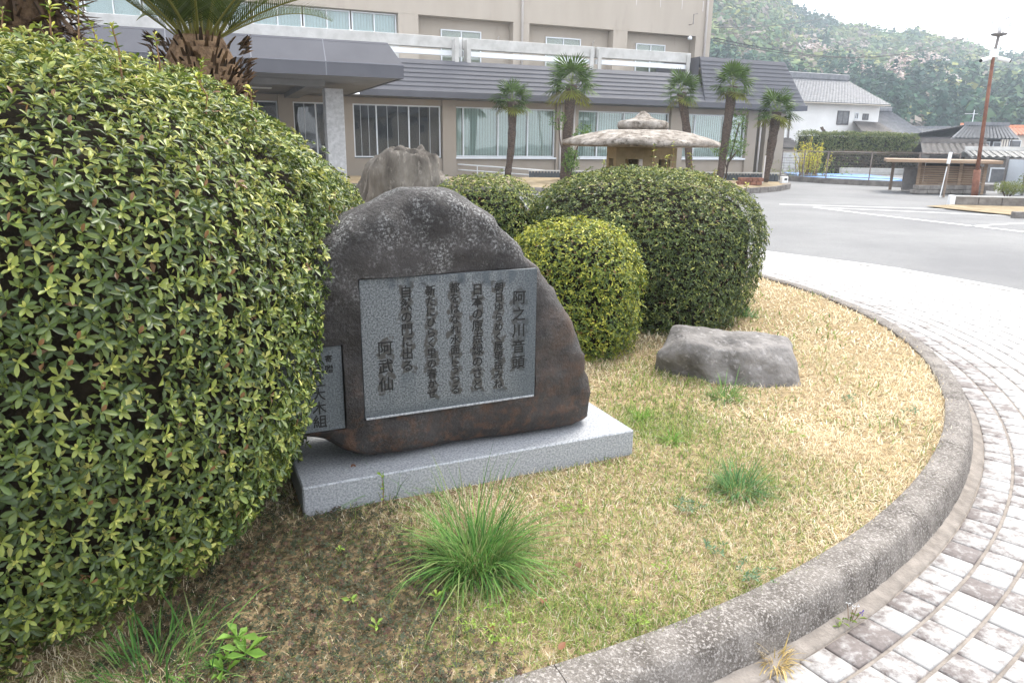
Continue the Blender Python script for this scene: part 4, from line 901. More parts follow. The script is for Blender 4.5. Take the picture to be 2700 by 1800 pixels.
weed(600, 1770, 6, 0.06, 99, 'leafy jagged green weed beside the skirt of the huge shrub', [(0.17, 0.31, 0.05)] * 5, spread=0.05)
# upright leafy seedling by the plinth
sp = G(1010, 1345, LAWN); sdl = empty('seedling', sp, label='thin upright pale green seedling in front of the plinth', cat='seedling')
MB().tube([(0, 0, 0), (0.004, 0, 0.08), (0.0, 0.004, 0.155)], [0.0022, 0.0018, 0.001], 5).build('stem', M['stem'], sdl)
v, f, cc = whorls(np.array([(0, 0, .02), (.003, 0, .06), (.003, 0, .10), (0, 0, .135), (0, 0.004, .152)]), np.tile([0, 0, 1.0], (5, 1)), 0.028, (np.array(LIME), np.ones(5)), rng, False, 2, 4); link('leaves', npmesh('leaves', v, f, cc), M['leafsoft'], sdl)
# viola in the kerb joint
vp = G(2240, 1640, 0.004); vio = empty('viola', vp, label='tiny viola with white and purple flowers at the foot of the kerb', cat='flower')
v, f, cc = whorls(np.array([(0, 0, .01), (.03, .01, .015), (-.03, -.01, .01), (-.05, -.03, .008)]), np.tile([0, 0, 1.0], (4, 1)), 0.028, (np.array(LIME) * .55, np.ones(5)), rng, False, 4, 6); link('leaves', npmesh('leaves', v, f, cc), M['leafsoft'], vio)
for (dx, dy, dz, c_) in ((0.01, 0.01, .055, (.75, .75, .75)), (0.03, 0.02, .05, (.75, .74, .78)), (0.035, 0.0, .04, (.10, .06, .30)), (-0.005, 0.02, .06, (.75, .75, .74))):
    v, f, cc = whorls(np.array([(dx, dy, dz)]), np.array([[0.2, -0.8, 0.5]]) / 0.96, 0.011, (np.array([c_] * 5), np.ones(5)), rng, False, 5, 6); fl = link('flower', npmesh('flower', v, f, cc), M['leafsoft'], vio)
    MB().tube([(dx * .3, dy * .3, 0), (dx, dy, dz)], 0.0012, 4).build('flower_stalk', M['stem'], fl)
# fallen dead leaves
dl = [(1290, 1640), (1490, 1690), (1530, 1480), (930, 1222), (1430, 1590), (2220, 1100), (2170, 1000), (1080, 1340)]
for i, (px, py) in enumerate(dl):
    c = G(px, py, LAWN + 0.018 if py != 1222 else 0.262); v, f = leaf_template(True); rg = np.random.RandomState(i); a = rg.uniform(0, 6.28)
    v = v * np.array([1.3, 1, 1.5]) * 0.035; R2 = np.array([[math.cos(a), -math.sin(a), 0], [math.sin(a), math.cos(a), 0], [0, 0, 1]]); v = v @ R2.T
    lb = 'reddish dead leaf lying on the granite plinth below the stone' if py == 1222 else 'brown dead leaf lying in the turf'
    link('dead_leaf', npmesh('dead_leaf', v, f, np.tile(np.array([0.22, 0.10, 0.055]) * rg.uniform(.7, 1.2), (len(v), 1))), M['leafsoft'], None, c, label=lb, cat='leaf', group=None if py == 1222 else 'dead leaves in the turf')

# ================================================================== THE MUNICIPAL BUILDING
AL = math.radians(22.3); E1 = np.array([math.cos(AL), math.sin(AL), 0]); NO = np.array([math.sin(AL), -math.cos(AL), 0])
class Frame:
    """a wall-aligned frame: local x along the wall, local -y out towards the forecourt"""
    def __init__(s, p0, al=AL): s.p = np.array([p0[0], p0[1], 0.0]); s.e = np.array([math.cos(al), math.sin(al), 0]); s.n = np.array([math.sin(al), -math.cos(al), 0])
    def uz(s, px, py, off=0.0):
        d = ray(px, py); t = np.dot(s.p + s.n * off - CAM, s.n) / np.dot(d, s.n); p = CAM + d * t
        return float((p - s.p) @ s.e), float(p[2])
    def gl(s, px, py, z=0.0):
        p = G(px, py, z) - s.p; return float(p @ s.e), -float(p @ s.n)
FB = Frame((2.5, 34.0))
B = empty('municipal_building', (2.5, 34.0, 0), AL, label='beige two storey public building with violet grey mansard roof', cat='building')
bx = lambda a, b, nm, m, par=B, bev=0.0: MB().box(a, b).build(nm, M[m], par, bev)
# ground floor
cols_u = [(-6.02, -5.43), (-0.72, 0.36), (5.30, 6.05), (9.84, 10.44), (11.0, 12.2)]
for u0, u1 in cols_u: bx((u0, -0.12, -0.1), (u1, 0.35, 3.24), 'column', 'wall')
bays = [(-9.75, -6.02, 'dark'), (-5.43, -0.72, 'blind'), (0.36, 5.30, 'blind'), (6.05, 9.84, 'blind')]
for u0, u1, kd in bays:
    sill = 0.92 if kd == 'blind' else 0.86
    bx((u0 + .003, 0.0, -0.1), (u1 - .003, 0.3, sill), 'wall', 'wall'); bx((u0 + .003, 0.0, 3.0), (u1 - .003, 0.3, 3.24), 'wall', 'wall')
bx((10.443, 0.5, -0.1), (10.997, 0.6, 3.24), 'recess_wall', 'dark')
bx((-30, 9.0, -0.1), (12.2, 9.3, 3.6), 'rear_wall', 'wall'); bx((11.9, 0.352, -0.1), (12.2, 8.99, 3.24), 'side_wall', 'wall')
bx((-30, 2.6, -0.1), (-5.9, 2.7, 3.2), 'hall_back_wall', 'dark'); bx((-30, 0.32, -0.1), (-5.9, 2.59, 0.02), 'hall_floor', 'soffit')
def window(u0, u1, z0, z1, npan, y, par, back, widths=None, thin=0):
    fr = MB(); t = 0.05
    fr.box((u0, y - 0.05, z0), (u1, y + 0.03, z0 + t)); fr.box((u0, y - 0.05, z1 - t), (u1, y + 0.03, z1))
    ws = widths or [1.0 / npan] * npan; xs = [u0]
    for w in ws: xs.append(xs[-1] + (u1 - u0) * w)
    for i, x in enumerate(xs):
        a = u0 if i == 0 else (u1 - t if i == len(xs) - 1 else x - t / 2); fr.box((a, y - 0.048, z0 + t), (a + t, y + 0.028, z1 - t))
    w_ = fr.build('window', M['frame'], par, 0.0)
    for i in range(len(xs) - 1):
        bx((xs[i] + t / 2 + .002, y - 0.004, z0 + t + .002), (xs[i + 1] - t / 2 - .002, y + 0.004, z1 - t - .002), 'pane', 'darkglass' if back == 'dark' else 'glass', w_)
        for j in range(thin):
            xx = xs[i] + (xs[i + 1] - xs[i]) * (j + 1) / (thin + 1); bx((xx - .006, y - 0.015, z0 + t), (xx + .006, y + 0.015, z1 - t), 'glazing_bar', 'frame', w_)
        if back != 'dark':
            a, b = xs[i] + t / 2 + .01, xs[i + 1] - t / 2 - .01; k = max(3, int((b - a) / 0.12)); bl = MB()
            for j in range(k):
                p, q = a + (b - a) * j / k, a + (b - a) * (j + 1) / k; sk = 0.035
                bl.add([(p, y + .10, z0 + t), (q - .004, y + .10 + sk, z0 + t), (q - .004, y + .10 + sk, z1 - t), (p, y + .10, z1 - t)], [(0, 1, 2, 3)])
            bl.build('blind', M[back], w_)
    return w_
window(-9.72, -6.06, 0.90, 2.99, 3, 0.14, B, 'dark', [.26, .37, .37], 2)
window(-5.42, -0.73, 0.94, 2.99, 4, 0.12, B, 'blind', [.08, .34, .30, .28])
window(0.37, 5.29, 0.94, 2.99, 4, 0.12, B, 'blind', [.22, .28, .28, .22])
window(6.06, 9.83, 0.94, 2.99, 3, 0.12, B, 'blind', [.2, .45, .35])
for u0, u1 in ((-5.45, -0.70), (0.34, 5.32), (6.03, 9.86)): bx((u0, -0.135, 0.86), (u1, -0.002, 0.935), 'window_sill', 'frame')
# entrance hall to the left, under the canopy
for u in (-10.3, -12.6, -16.5, -20.5): bx((u, -0.12, 0.0), (u + 0.55, 0.35, 3.24), 'column', 'wall')
for u0, u1 in ((-12.05, -10.3), (-15.95, -12.6), (-19.95, -16.5)): window(u0 + .01, u1 - .01, 0.05, 2.99, 2, 0.14, B, 'dark', None, 1); bx((u0, 0, 3.0), (u1, 0.3, 3.24), 'wall', 'wall')
# downpipes
for u in (-0.55, 0.12, 10.62): MB().tube([(u, -0.17, 0.0), (u, -0.17, 3.2)], 0.045, 8).build('downpipe', M['pipe'], B, smooth=True)
bx((11.55, -0.16, 1.85), (11.75, -0.122, 2.35), 'wall_lamp', 'white', bev=0.01)
# mansard roof in overlapping horizontal sheets
def mansard(u0, u1, z0, z1, y0, y1, nst, hip=0.0, hip0=0.0):
    for i in range(nst):
        a, b = i / nst, (i + 1) / nst; za, zb = z0 + (z1 - z0) * a, z0 + (z1 - z0) * b; ya, yb = y0 + (y1 - y0) * a, y0 + (y1 - y0) * b
        ua, ub = u1 - hip * a, u1 - hip * b; la, lb = u0 + hip0 * a, u0 + hip0 * b; st = 0.035
        m = MB(); m.add([(la, ya - st, za), (ua, ya - st, za), (ua, ya + .05, za), (la, ya + .05, za), (lb, yb - .004, zb), (ub, yb - .004, zb), (ub, yb + .05, zb), (lb, yb + .05, zb)],
                        [(0, 3, 2, 1), (4, 5, 6, 7), (0, 1, 5, 4), (1, 2, 6, 5), (2, 3, 7, 6), (3, 0, 4, 7)])
        m.build('roof_sheet', M['metalroof'], B)
mansard(-9.6, 6.55, 3.52, 4.76, -0.92, -0.25, 7)
mansard(6.56, 12.62, 3.52, 5.56, -0.92, -0.25, 11, 1.0)
bx((-9.6, -1.0, 3.26), (12.72, -0.88, 3.518), 'eaves_fascia', 'fascia', bev=0.01)
bx((-30, -0.879, 3.262), (12.70, 0.4, 3.30), 'eaves_soffit', 'soffit')
MB().add([(12.72, -1.0, 3.27), (12.72, 9.3, 3.27), (11.63, 8.6, 5.55), (11.63, -0.25, 5.55)], [(0, 1, 2, 3)]).build('roof_hip', M['metalroof'], B)
MB().add([(6.55, -0.25, 4.77), (6.55, -0.25, 5.55), (6.55, 3.4, 5.55), (6.55, 3.4, 4.77)], [(0, 1, 2, 3)]).build('roof_cheek', M['metalroof'], B)
bx((6.56, -0.2, 5.50), (11.6, 3.4, 5.56), 'roof_deck', 'fascia'); bx((-30, -0.2, 4.70), (6.54, 3.4, 4.755), 'roof_deck', 'concrete')
# concrete parapet beams over the lower roof
def beam(u0, u1, posts):
    bm_ = MB().box((u0, 0.15, 5.29), (u1, 0.45, 5.73)).build('parapet_beam', M['concrete'], B, 0.015)
    bx((u0 + .02, 0.20, 5.02), (u1 - .02, 0.40, 5.215), 'lower_rail', 'frame', bm_)
    for u in posts: bx((u, -0.28 if u > -6 and u < -4 else 0.08, 4.42 if u > -6 and u < -4 else 4.76), (u + 0.17, 0.149, 5.62), 'bracket', 'concrete', bm_)
beam(-30, -5.16, [-5.5]); beam(-5.02, 1.20, [-4.98, 0.95]); beam(1.30, 6.35, [1.35, 6.1])
bx((-5.155, 0.25, 5.0), (-5.025, 0.35, 5.75), 'joint_post', 'white')
# upper storeys, set back
YU = 3.5
bx((-40, YU, 7.03), (9.85, YU + 6, 14.5), 'upper_wall', 'wallupper')
rec = [(-6.0, -1.39), (-0.57, 4.0), (4.81, 8.93)]
piers = [(-6.91, -6.0), (-1.39, -0.57), (4.0, 4.81), (8.93, 9.85)]
for u0, u1 in piers: bx((u0, YU + .003, 4.6), (u1, YU + 1.0, 7.027), 'pier', 'wallupper')
for u0, u1 in rec: bx((u0 + .003, YU + 0.55, 4.6), (u1 - .003, YU + 0.9, 7.027), 'recess_wall', 'wallupper')
bx((9.4, YU + 1.01, 4.6), (9.85, YU + 6, 7.027), 'side_wall', 'wallupper')
for u0, u1 in ((-4.82, -2.84), (0.51, 2.43), (5.62, 7.39)):
    k = (u1 - u0); window(u0, u1, 5.0, 6.56, 2, YU + 0.50, B, 'blindwhite')
for i in range(9):
    u1 = -6.95 - i * 2.05; window(u1 - 1.98, u1, 5.9, 7.0, 2, YU + 0.3, B, 'blindwhite')
bx((-40, YU + .005, 4.6), (-6.92, YU + 0.5, 5.88), 'sill_wall', 'concrete')
for u in (-0.98, 9.45): MB().tube([(u, YU - 0.09, 4.76), (u, YU - 0.09, 14)], 0.06, 8).build('downpipe', M['pipe'], B, smooth=True)
for (u, z) in ((-2.0, 6.35), (3.1, 6.45), (8.2, 6.15)): MB().tube([(u, YU + .5, z - .5), (u, YU + .44, z), (u + .02, YU + .36, z + .05)], 0.03, 6).build('vent_pipe', M['pipe'], B, smooth=True)
for u in (5.2, 6.6, 7.9, 9.2): bx((u, YU - 0.012, 8.25), (u + .05, YU - .001, 8.75), 'drip_outlet', 'pipe')
# insulator bracket for the cables
br = MB(); u, z = 8.45, 7.55; br.tube([(u, YU - .02, z), (u, YU - .35, z), (u, YU - .35, z + .45), (u + .22, YU - .35, z + .5)], 0.025, 6); br.build('cable_bracket', M['steel'], B)
MB().lathe([(0.04, 6.78), (0.10, 6.80), (0.12, 6.88), (0.06, 6.96), (0.03, 6.98)], 10, (8.35, YU - .3)).build('insulator', M['frame'], B, smooth=True)
MB().tube([(8.35, YU + .01, 6.9), (8.35, YU - .3, 6.9)], 0.025, 6).build('cable_bracket', M['steel'], B)
# entrance canopy
CAU, CAO = -9.95, -9.40                     # right end, front face (local y)
cp = MB()
fz = [(CAO, 3.25), (CAO, 3.60), (CAO + 0.45, 4.22), (CAO + 0.6, 4.22), (0.0, 4.22), (0.0, 4.1), (CAO + 0.7, 4.1), (CAO + 0.3, 3.3)]
def canopy_face(z0, z1, y0, y1, r0, r1, nm, m):
    """front face with mitred end"""
    return MB().add([(-30, y0, z0), (CAU - r0, y0, z0), (CAU - r1, y1, z1), (-30, y1, z1), (-30, y0 + .06, z0), (CAU - r0 - .06, y0 + .06, z0), (CAU - r1 - .06, y1 + .06, z1), (-30, y1 + .06, z1)],
                    [(0, 1, 2, 3), (4, 7, 6, 5), (0, 4, 5, 1), (3, 2, 6, 7), (1, 5, 6, 2), (0, 3, 7, 4)]).build(nm, M[m], B)
canopy_face(3.25, 3.60, CAO, CAO, 0, 0, 'canopy_fascia', 'fascia')
canopy_face(3.603, 4.22, CAO + .002, CAO + 0.42, 0, 0.34, 'canopy_panel', 'metalroof')
def canopy_side(z0, z1, x0, x1, y0, y1, nm, m):
    return MB().add([(x0, y0, z0), (x0, 0, z0), (x1, 0, z1), (x1, y1, z1), (x0 - .06, y0 + .06, z0), (x0 - .06, 0, z0), (x1 - .06, 0, z1), (x1 - .06, y1 + .06, z1)],
                    [(0, 1, 2, 3), (4, 7, 6, 5), (0, 4, 5, 1), (3, 2, 6, 7), (1, 5, 6, 2), (0, 3, 7, 4)]).build(nm, M[m], B)
canopy_side(3.25, 3.60, CAU + .001, CAU + .001, CAO + .001, CAO, 'canopy_fascia', 'fascia'); canopy_side(3.603, 4.22, CAU, CAU - 0.34, CAO + .002, CAO + 0.42, 'canopy_panel', 'metalroof')
bx((-30, CAO + .5, 4.14), (CAU - .42, 0.1, 4.20), 'canopy_deck', 'fascia')
bx((-30, CAO + .065, 3.27), (CAU - .065, -0.05, 3.31), 'canopy_soffit', 'soffit')
bx((-30, CAO + 2.0, 3.10), (CAU - 1.9, CAO + 2.5, 3.268), 'canopy_beam', 'soffit'); bx((CAU - 2.4, CAO + 2.502, 3.10), (CAU - 1.9, -0.2, 3.268), 'canopy_beam', 'soffit')
for u in (-12.1, -14.0, -16.0, -18.0): MB().add([(u, CAO - .004, 3.25), (u + .03, CAO - .004, 3.25), (u + .03, CAO - .004, 3.60), (u + .03, CAO + .415, 4.225), (u, CAO + .415, 4.225), (u, CAO - .004, 3.60)], [(0, 1, 2, 5), (5, 2, 3, 4)]).build('panel_seam', M['seam'], B)
bx((-30, CAO - .012, 3.588), (CAU + .008, CAO - .0005, 3.612), 'panel_seam', 'seam')
MB().add([(-30, CAO + .395, 4.15), (CAU - .30, CAO + .395, 4.15), (CAU - .302, CAO + .38, 4.17), (-30, CAO + .38, 4.17)], [(0, 1, 2, 3)]).build('panel_seam', M['seam'], B)
for u, y in ((-14.3, -5.6), (-14.3, -3.4), (-17.5, -5.6)): bx((u, y, 3.225), (u + 1.25, y + .22, 3.268), 'ceiling_light', 'white', bev=.01)
pu, pz = FB.uz(856, 229, 6.6); pu2, _ = FB.uz(904, 229, 6.6)
bx((pu, -6.6, 0), (pu2, -6.6 + (pu2 - pu), 3.10), 'canopy_pillar', 'pillar', bev=0.01); bx((pu - 6, -6.6, 0), (pu2 - 6, -6.6 + (pu2 - pu), 3.10), 'canopy_pillar', 'pillar', bev=0.01)
# power cables leaving the building
def cable(a, b, sag, label, group=None):
    a, b = Vector(a), Vector(b); pts = [a.lerp(b, t / 24) - Vector((0, 0, sag * 4 * (t / 24) * (1 - t / 24))) for t in range(25)]
    MB().tube(pts, 0.022, 5).build('power_cable', M['cable'], label=label, cat='cable', group=group)
def bl(u, y, z): p = FB.p + E1 * u - NO * y; return (p[0], p[1], z)
w0 = bl(9.9, YU - .2, 7.5)
cable(w0, at(2200, 40, 75.0), 0.3, 'upper black cable running from the building corner to the hill', None)
cable(bl(9.9, YU - .2, 7.0), at(2600, 75, 90.0), 1.9, 'middle black cable sagging from the building corner', None)
cable(bl(9.9, YU - .2, 6.85), at(2700, 20, 80.0), 2.4, 'lowest black cable sagging from the building corner', None)

# ================================================================== FORECOURT BED, PALMS, RAILS
bed = [(-14, 27.0), (-8, 25.5), (-3, 24.3), (0.67, 23.6), (3.5, 23.7), (6.03, 24.1), (7.27, 24.5), (9.05, 26.0), (10.4, 28.0), (10.9, 29.6), (10.6, 30.6), (8.0, 31.3), (0, 30.2), (-14, 29.5)]
bs = smooth_closed(bed, 2); nb = len(bs)
bmsh = MB(); cen = np.mean(bs, 0)
v = [(p[0], p[1], 0.15) for p in bs] + [((p[0] - cen[0]) * .9 + cen[0], (p[1] - cen[1]) * .9 + cen[1], 0.20 + .03 * math.sin(p[0])) for p in bs] + [(cen[0], cen[1], 0.30)]
bmsh.add(v, [(i, (i + 1) % nb, (i + 1) % nb + nb, i + nb) for i in range(nb)] + [(i + nb, (i + 1) % nb + nb, 2 * nb) for i in range(nb)])
bmsh.build('planting_bed', M['dirt'], kind='structure', label='dry turf bed with palms before the building', smooth=True)
bk = empty('bed_kerb', (0, 0, 0), label='dark brown brick kerb round the palm bed', cat='kerb')
for i in range(0, nb):
    a, b = bs[i], bs[(i + 1) % nb]; t = (b - a); L_ = np.linalg.norm(t); t /= L_; nn = np.array([t[1], -t[0]]) * 0.14; k = max(1, int(L_ / 0.55))
    for j in range(k):
        p = a + t * (L_ * j / k + 0.01); q = a + t * (L_ * (j + 1) / k - 0.01)
        MB().prism([tuple(p), tuple(q), tuple(q + nn), tuple(p + nn)], -0.02, 0.17 + random.uniform(-.01, .01), 'z').build('kerb_block', M['stonewall'], bk)
def palm_leaf(seed):
    rg = np.random.RandomState(seed); V = []; Fc = []; C_ = []
    pet = 0.42; w = .012; V += [(0, -w, 0), (0, w, 0), (pet, w * .7, .04), (pet, -w * .7, .04)]; Fc += [(0, 1, 2), (0, 2, 3)]; C_ += [(0.16, 0.20, 0.05)] * 4
    n = 22; gcol = np.array([0.062, 0.105, 0.022]) * rg.uniform(.8, 1.3)
    for i in range(n):
        a = math.radians(-118 + 236 * i / (n - 1)); ln = 0.50 * (1 - 0.25 * abs(a) / 2.06) * rg.uniform(.9, 1.08); d = np.array([math.cos(a), math.sin(a), 0]); s_ = np.array([-math.sin(a), math.cos(a), 0]) * .024
        b0 = np.array([pet, 0, .04]); dz = -0.06 - 0.10 * abs(a) / 2; n0 = len(V); f_ = .018 * (1 if i % 2 else -1)
        m_ = b0 + d * ln * .6 + np.array([0, 0, dz * .3 + f_]); V += [b0, m_ - s_, m_ + s_, b0 + d * ln + np.array([0, 0, dz])]
        g = gcol * rg.uniform(.75, 1.3); C_ += [g, g, g * 1.15, g * 1.3]; Fc += [(n0, n0 + 1, n0 + 2), (n0 + 1, n0 + 3, n0 + 2)]
    return npmesh('frond', V, Fc, np.array(C_))
PLF = [palm_leaf(i) for i in range(4)]
PLY = palm_leaf(9); a_ = PLY.attributes['Col']; cc = np.zeros(len(PLY.vertices) * 4, np.float32); a_.data.foreach_get('color', cc); cc = cc.reshape(-1, 4); cc[:, :3] = cc[:, :3] * 0.8 + np.array([.13, .11, .01]); a_.data.foreach_set('color', cc.ravel())
for f_ in PLF + [PLY]: f_.materials.append(M['leafsoft'])
def palm(base, top, r_, sc, seed, label, nfr=24):
    rg = np.random.RandomState(seed); base, top = np.array(base), np.array(top); root = empty('windmill_palm', base, label=label, cat='palm tree', group=None)
    d = top - base; h = d[2]; bend = rg.normal(size=2) * .05; pts = []; rad = []
    for i in range(13):
        t = i / 12; pts.append((d[0] * t + bend[0] * math.sin(math.pi * t), d[1] * t, d[2] * t)); rad.append(r_ * (0.85 + 0.35 * t + 0.08 * math.sin(i * 2.1)))
    MB().tube(pts, rad, 10).build('trunk', M['bark'], root, smooth=True)
    V = []; Fc = []; C_ = []
    for i in range(420):
        t = rg.rand() ** .8; k = t * 12; i0 = min(int(k), 11); p = np.array(pts[i0]) * (1 - (k - i0)) + np.array(pts[i0 + 1]) * (k - i0); a = rg.uniform(0, 6.28); o_ = np.array([math.cos(a), math.sin(a), 0]); tg = np.array([-math.sin(a), math.cos(a), 0])
        rr_ = np.interp(t, np.linspace(0, 1, 13), rad); b0 = p + o_ * rr_ * .9; e = b0 + o_ * rg.uniform(.02, .06) + np.array([0, 0, rg.uniform(-.02, .12)]); n0 = len(V); c_ = np.array([.10, .075, .058]) * rg.uniform(.35, 1.6)
        V += [b0 - tg * .025, b0 + tg * .025, e]; Fc.append((n0, n0 + 1, n0 + 2)); C_ += [c_] * 3
    link('fibre', npmesh('fibre', V, Fc, np.array(C_)), M['leafsoft'], root, kind='stuff')
    for i in range(nfr):
        a = 2.39996 * i + rg.uniform(-.2, .2); q = i / (nfr - 1); e = -0.75 + 1.95 * q + rg.uniform(-.15, .15)
        o = link('frond', PLY if q < 0.16 else PLF[rg.randint(4)], None, root, tuple(d + np.array([0, 0, .05 * q])))
        o.rotation_euler = (rg.uniform(-.4, .4), -e, a); s_ = sc * rg.uniform(.85, 1.1); o.scale = (s_, s_, s_)
    return root
palm(G(1338, 466, .2), at(1350, 268, G(1338, 466, .2)[1]), .15, 1.15, 1, 'shortest windmill palm standing beside the ramp handrail')
palm(G(1486, 480, .2), at(1508, 225, G(1486, 480, .2)[1]), .16, 1.3, 2, 'tallest windmill palm with a leafy bush at its foot')
palm((7.0, 29.5, .2), at(1796, 245, 29.5), .15, 1.1, 3, 'windmill palm rising directly behind the stone lantern')
palm(G(1897, 478, .2), at(1932, 228, G(1897, 478, .2)[1]), .16, 1.15, 4, 'windmill palm with a staked sapling at its foot')
palm(G(2016, 480, .2), at(2048, 296, G(2016, 480, .2)[1]), .16, 1.15, 5, 'leaning windmill palm at the outer corner of the building')
def leafy(name, loc, blobs, n, L_, cols, seed, label, cat, stems, group=None, m='leafsoft'):
    rg = np.random.RandomState(seed); root = empty(name, loc, label=label, cat=cat, group=group); Ps = []
    for (cx, cy, cz, rx, ry, rz, wgt) in blobs:
        k = int(n * wgt); D = rg.normal(size=(k, 3)); D /= np.linalg.norm(D, axis=1, keepdims=True); rr_ = rg.rand(k) ** .4; Ps.append(np.array([cx, cy, cz]) + D * rr_[:, None] * np.array([rx, ry, rz]))
    P = np.concatenate(Ps); ax = rg.normal(size=P.shape) + np.array([0, 0, .8]); ax /= np.linalg.norm(ax, axis=1, keepdims=True)
    v, f, cc = whorls(P, ax, L_, (np.array(cols), np.ones(len(cols))), rg, False, 3, 6); link('crown', npmesh('crown', v, f, cc), M[m], root, kind='stuff')
    for st in stems: MB().tube(st[0], st[1], 6).build('stem', M[st[2] if len(st) > 2 else 'bark'], root, smooth=True)
    return root
g5 = [(0.07, 0.14, 0.025), (0.10, 0.19, 0.035), (0.14, 0.24, 0.045), (0.20, 0.28, 0.06), (0.09, 0.16, 0.03)]
q = G(1500, 482, .2); leafy('bush', q, [(.05, 0, .75, .30, .3, .5, .6), (.45, 0, 1.7, .35, .3, .3, .25), (-.45, 0, 2.1, .3, .3, .45, .15)], 420, .10, g5, 1, 'leafy green bush growing against the tallest palm', 'bush', [([(0, 0, 0), (.03, 0, .5)], .05), ([(.05, 0, .3), (.25, 0, 1.2), (.45, 0, 1.7)], .025), ([(-.03, 0, .3), (-.35, 0, 1.4), (-.45, 0, 2.2)], .025)])
q = G(1912, 478, .2); leafy('sapling', q, [(.1, 0, 1.25, .75, .6, .5, .7), (.35, 0, 2.2, .45, .4, .6, .3)], 330, .11, g5, 2, 'small leafy sapling tied to a pale stake', 'sapling', [([(0, 0, 0), (.05, 0, .7), (.4, 0, 1.2)], .035), ([(.03, 0, .5), (-.3, 0, 1.1)], .03), ([(.05, 0, .6), (.2, 0, 1.3), (.35, 0, 2.2)], .03), ([(-.12, -.1, 0), (-.10, -.1, 1.2)], .03, 'pipe')])
q = G(2010, 482, .2); MB().tube([q, (q[0] + .02, q[1], q[2] + 1.0)], 0.03, 6).build('stake', M['pipe'], label='pale wooden stake propping the leaning corner palm', cat='stake')
# low dark picket fence with pale cap
fa, fb = np.array([0.6, 29.7]), np.array([10.75, 30.05]); pf = empty('picket_fence', (fa[0], fa[1], .1), math.atan2(fb[1] - fa[1], fb[0] - fa[0]), label='low dark blue grey picket fence with pale top rail', cat='fence'); L_ = np.linalg.norm(fb - fa)
pk = MB().box((0, -.015, 0), (.085, .015, .36)).mesh('picket'); k = int(L_ / .125)
for i in range(k): link('picket', pk, M['darkfence'], pf, (i * .125, 0, 0))
bx((-.02, -.03, .361), (L_, .03, .41), 'top_rail', 'concrete', pf); bx((0, .02, .02), (L_, .05, .30), 'back_board', 'darkfence', pf)
# ramp handrail
hr = empty('handrail', (0, 0, 0), label='white metal handrail along the ramp before the building', cat='handrail')
ra, rb = at(1175, 431, 32.2), at(1437, 450, 30.6); rc, rd = at(1175, 445, 32.2), at(1437, 464, 30.6)
MB().tube([ra, rb, rd], .028, 6).build('rail', M['white'], hr); MB().tube([rc, tuple(np.array(rd) + [-.03, 0, 0])], .022, 6).build('rail', M['white'], hr)
for t in (0.0, .33, .6, .85):
    p = ra * (1 - t) + rb * t; MB().tube([(p[0], p[1], .0), (p[0], p[1], p[2])], .02, 6).build('post', M['white'], hr)
q = G(1974, 488, .2); bq = empty('brick_planter', q, 0.1, label='low dark brown brick block on the palm bed', cat='planter')
for i in range(4):
    for j in range(2): MB().box((-.42 + i * .215 + .1 * j * .5, -.14, .003 + j * .13), (-.42 + i * .215 + .20 + .05 * j, .14, .125 + j * .13)).build('brick', M['rust'], bq, 0.008)
q = G(2066, 484, .14); wb = empty('ground_light', q, .2, label='small white box light at the end of the picket fence', cat='light'); MB().box((-.13, -.1, 0), (.13, .1, .27)).build('housing', M['white'], wb, .02); MB().box((-.04, -.112, .13), (.07, -.101, .20)).build('lens', M['dark'], wb)

# ================================================================== THE RIGHT-HAND SIDE: pool yard, sheds, houses
def ribbed_roof(nm, m, par, c00, c10, c11, c01, pitch, amp=0.035, th=0.06):
    """corrugated tile slope between two eave corners (c00,c10) and two ridge corners (c01,c11)"""
    c00, c10, c11, c01 = [np.array(c, float) for c in (c00, c10, c11, c01)]; wl = max(np.linalg.norm(c10 - c00), .1); k = max(4, int(wl / pitch) * 4)
    nrm = np.cross(c10 - c00, c01 - c00 + (c11 - c10)); nrm /= np.linalg.norm(nrm)
    if nrm[2] < 0: nrm = -nrm
    V = []; Fs = []; rows = max(2, int(np.linalg.norm(c01 - c00) / .3))
    for r_ in range(rows):
        for e in (0, 1):
            t = (r_ + e) / rows
            for i in range(k + 1):
                s_ = i / k; p = (c00 * (1 - s_) + c10 * s_) * (1 - t) + (c01 * (1 - s_) + c11 * s_) * t
                V.append(p + nrm * (amp * math.sin(i * math.pi / 2) + (0.03 if e == 0 else 0.0)))
    for r_ in range(rows):
        b0 = r_ * 2 * (k + 1)
        for i in range(k): Fs.append((b0 + i, b0 + i + 1, b0 + k + 1 + i + 1, b0 + k + 1 + i))
    n0 = len(V)
    V += [c00 - nrm * th, c10 - nrm * th, c11 - nrm * th, c01 - nrm * th]
    mb = MB(); mb.add(V, Fs + [(n0, n0 + 3, n0 + 2, n0 + 1)])
    me = bpy.data.meshes.new(nm); me.from_pydata(mb.v, [], mb.f); me.update(); return link(nm, me, M[m], par)
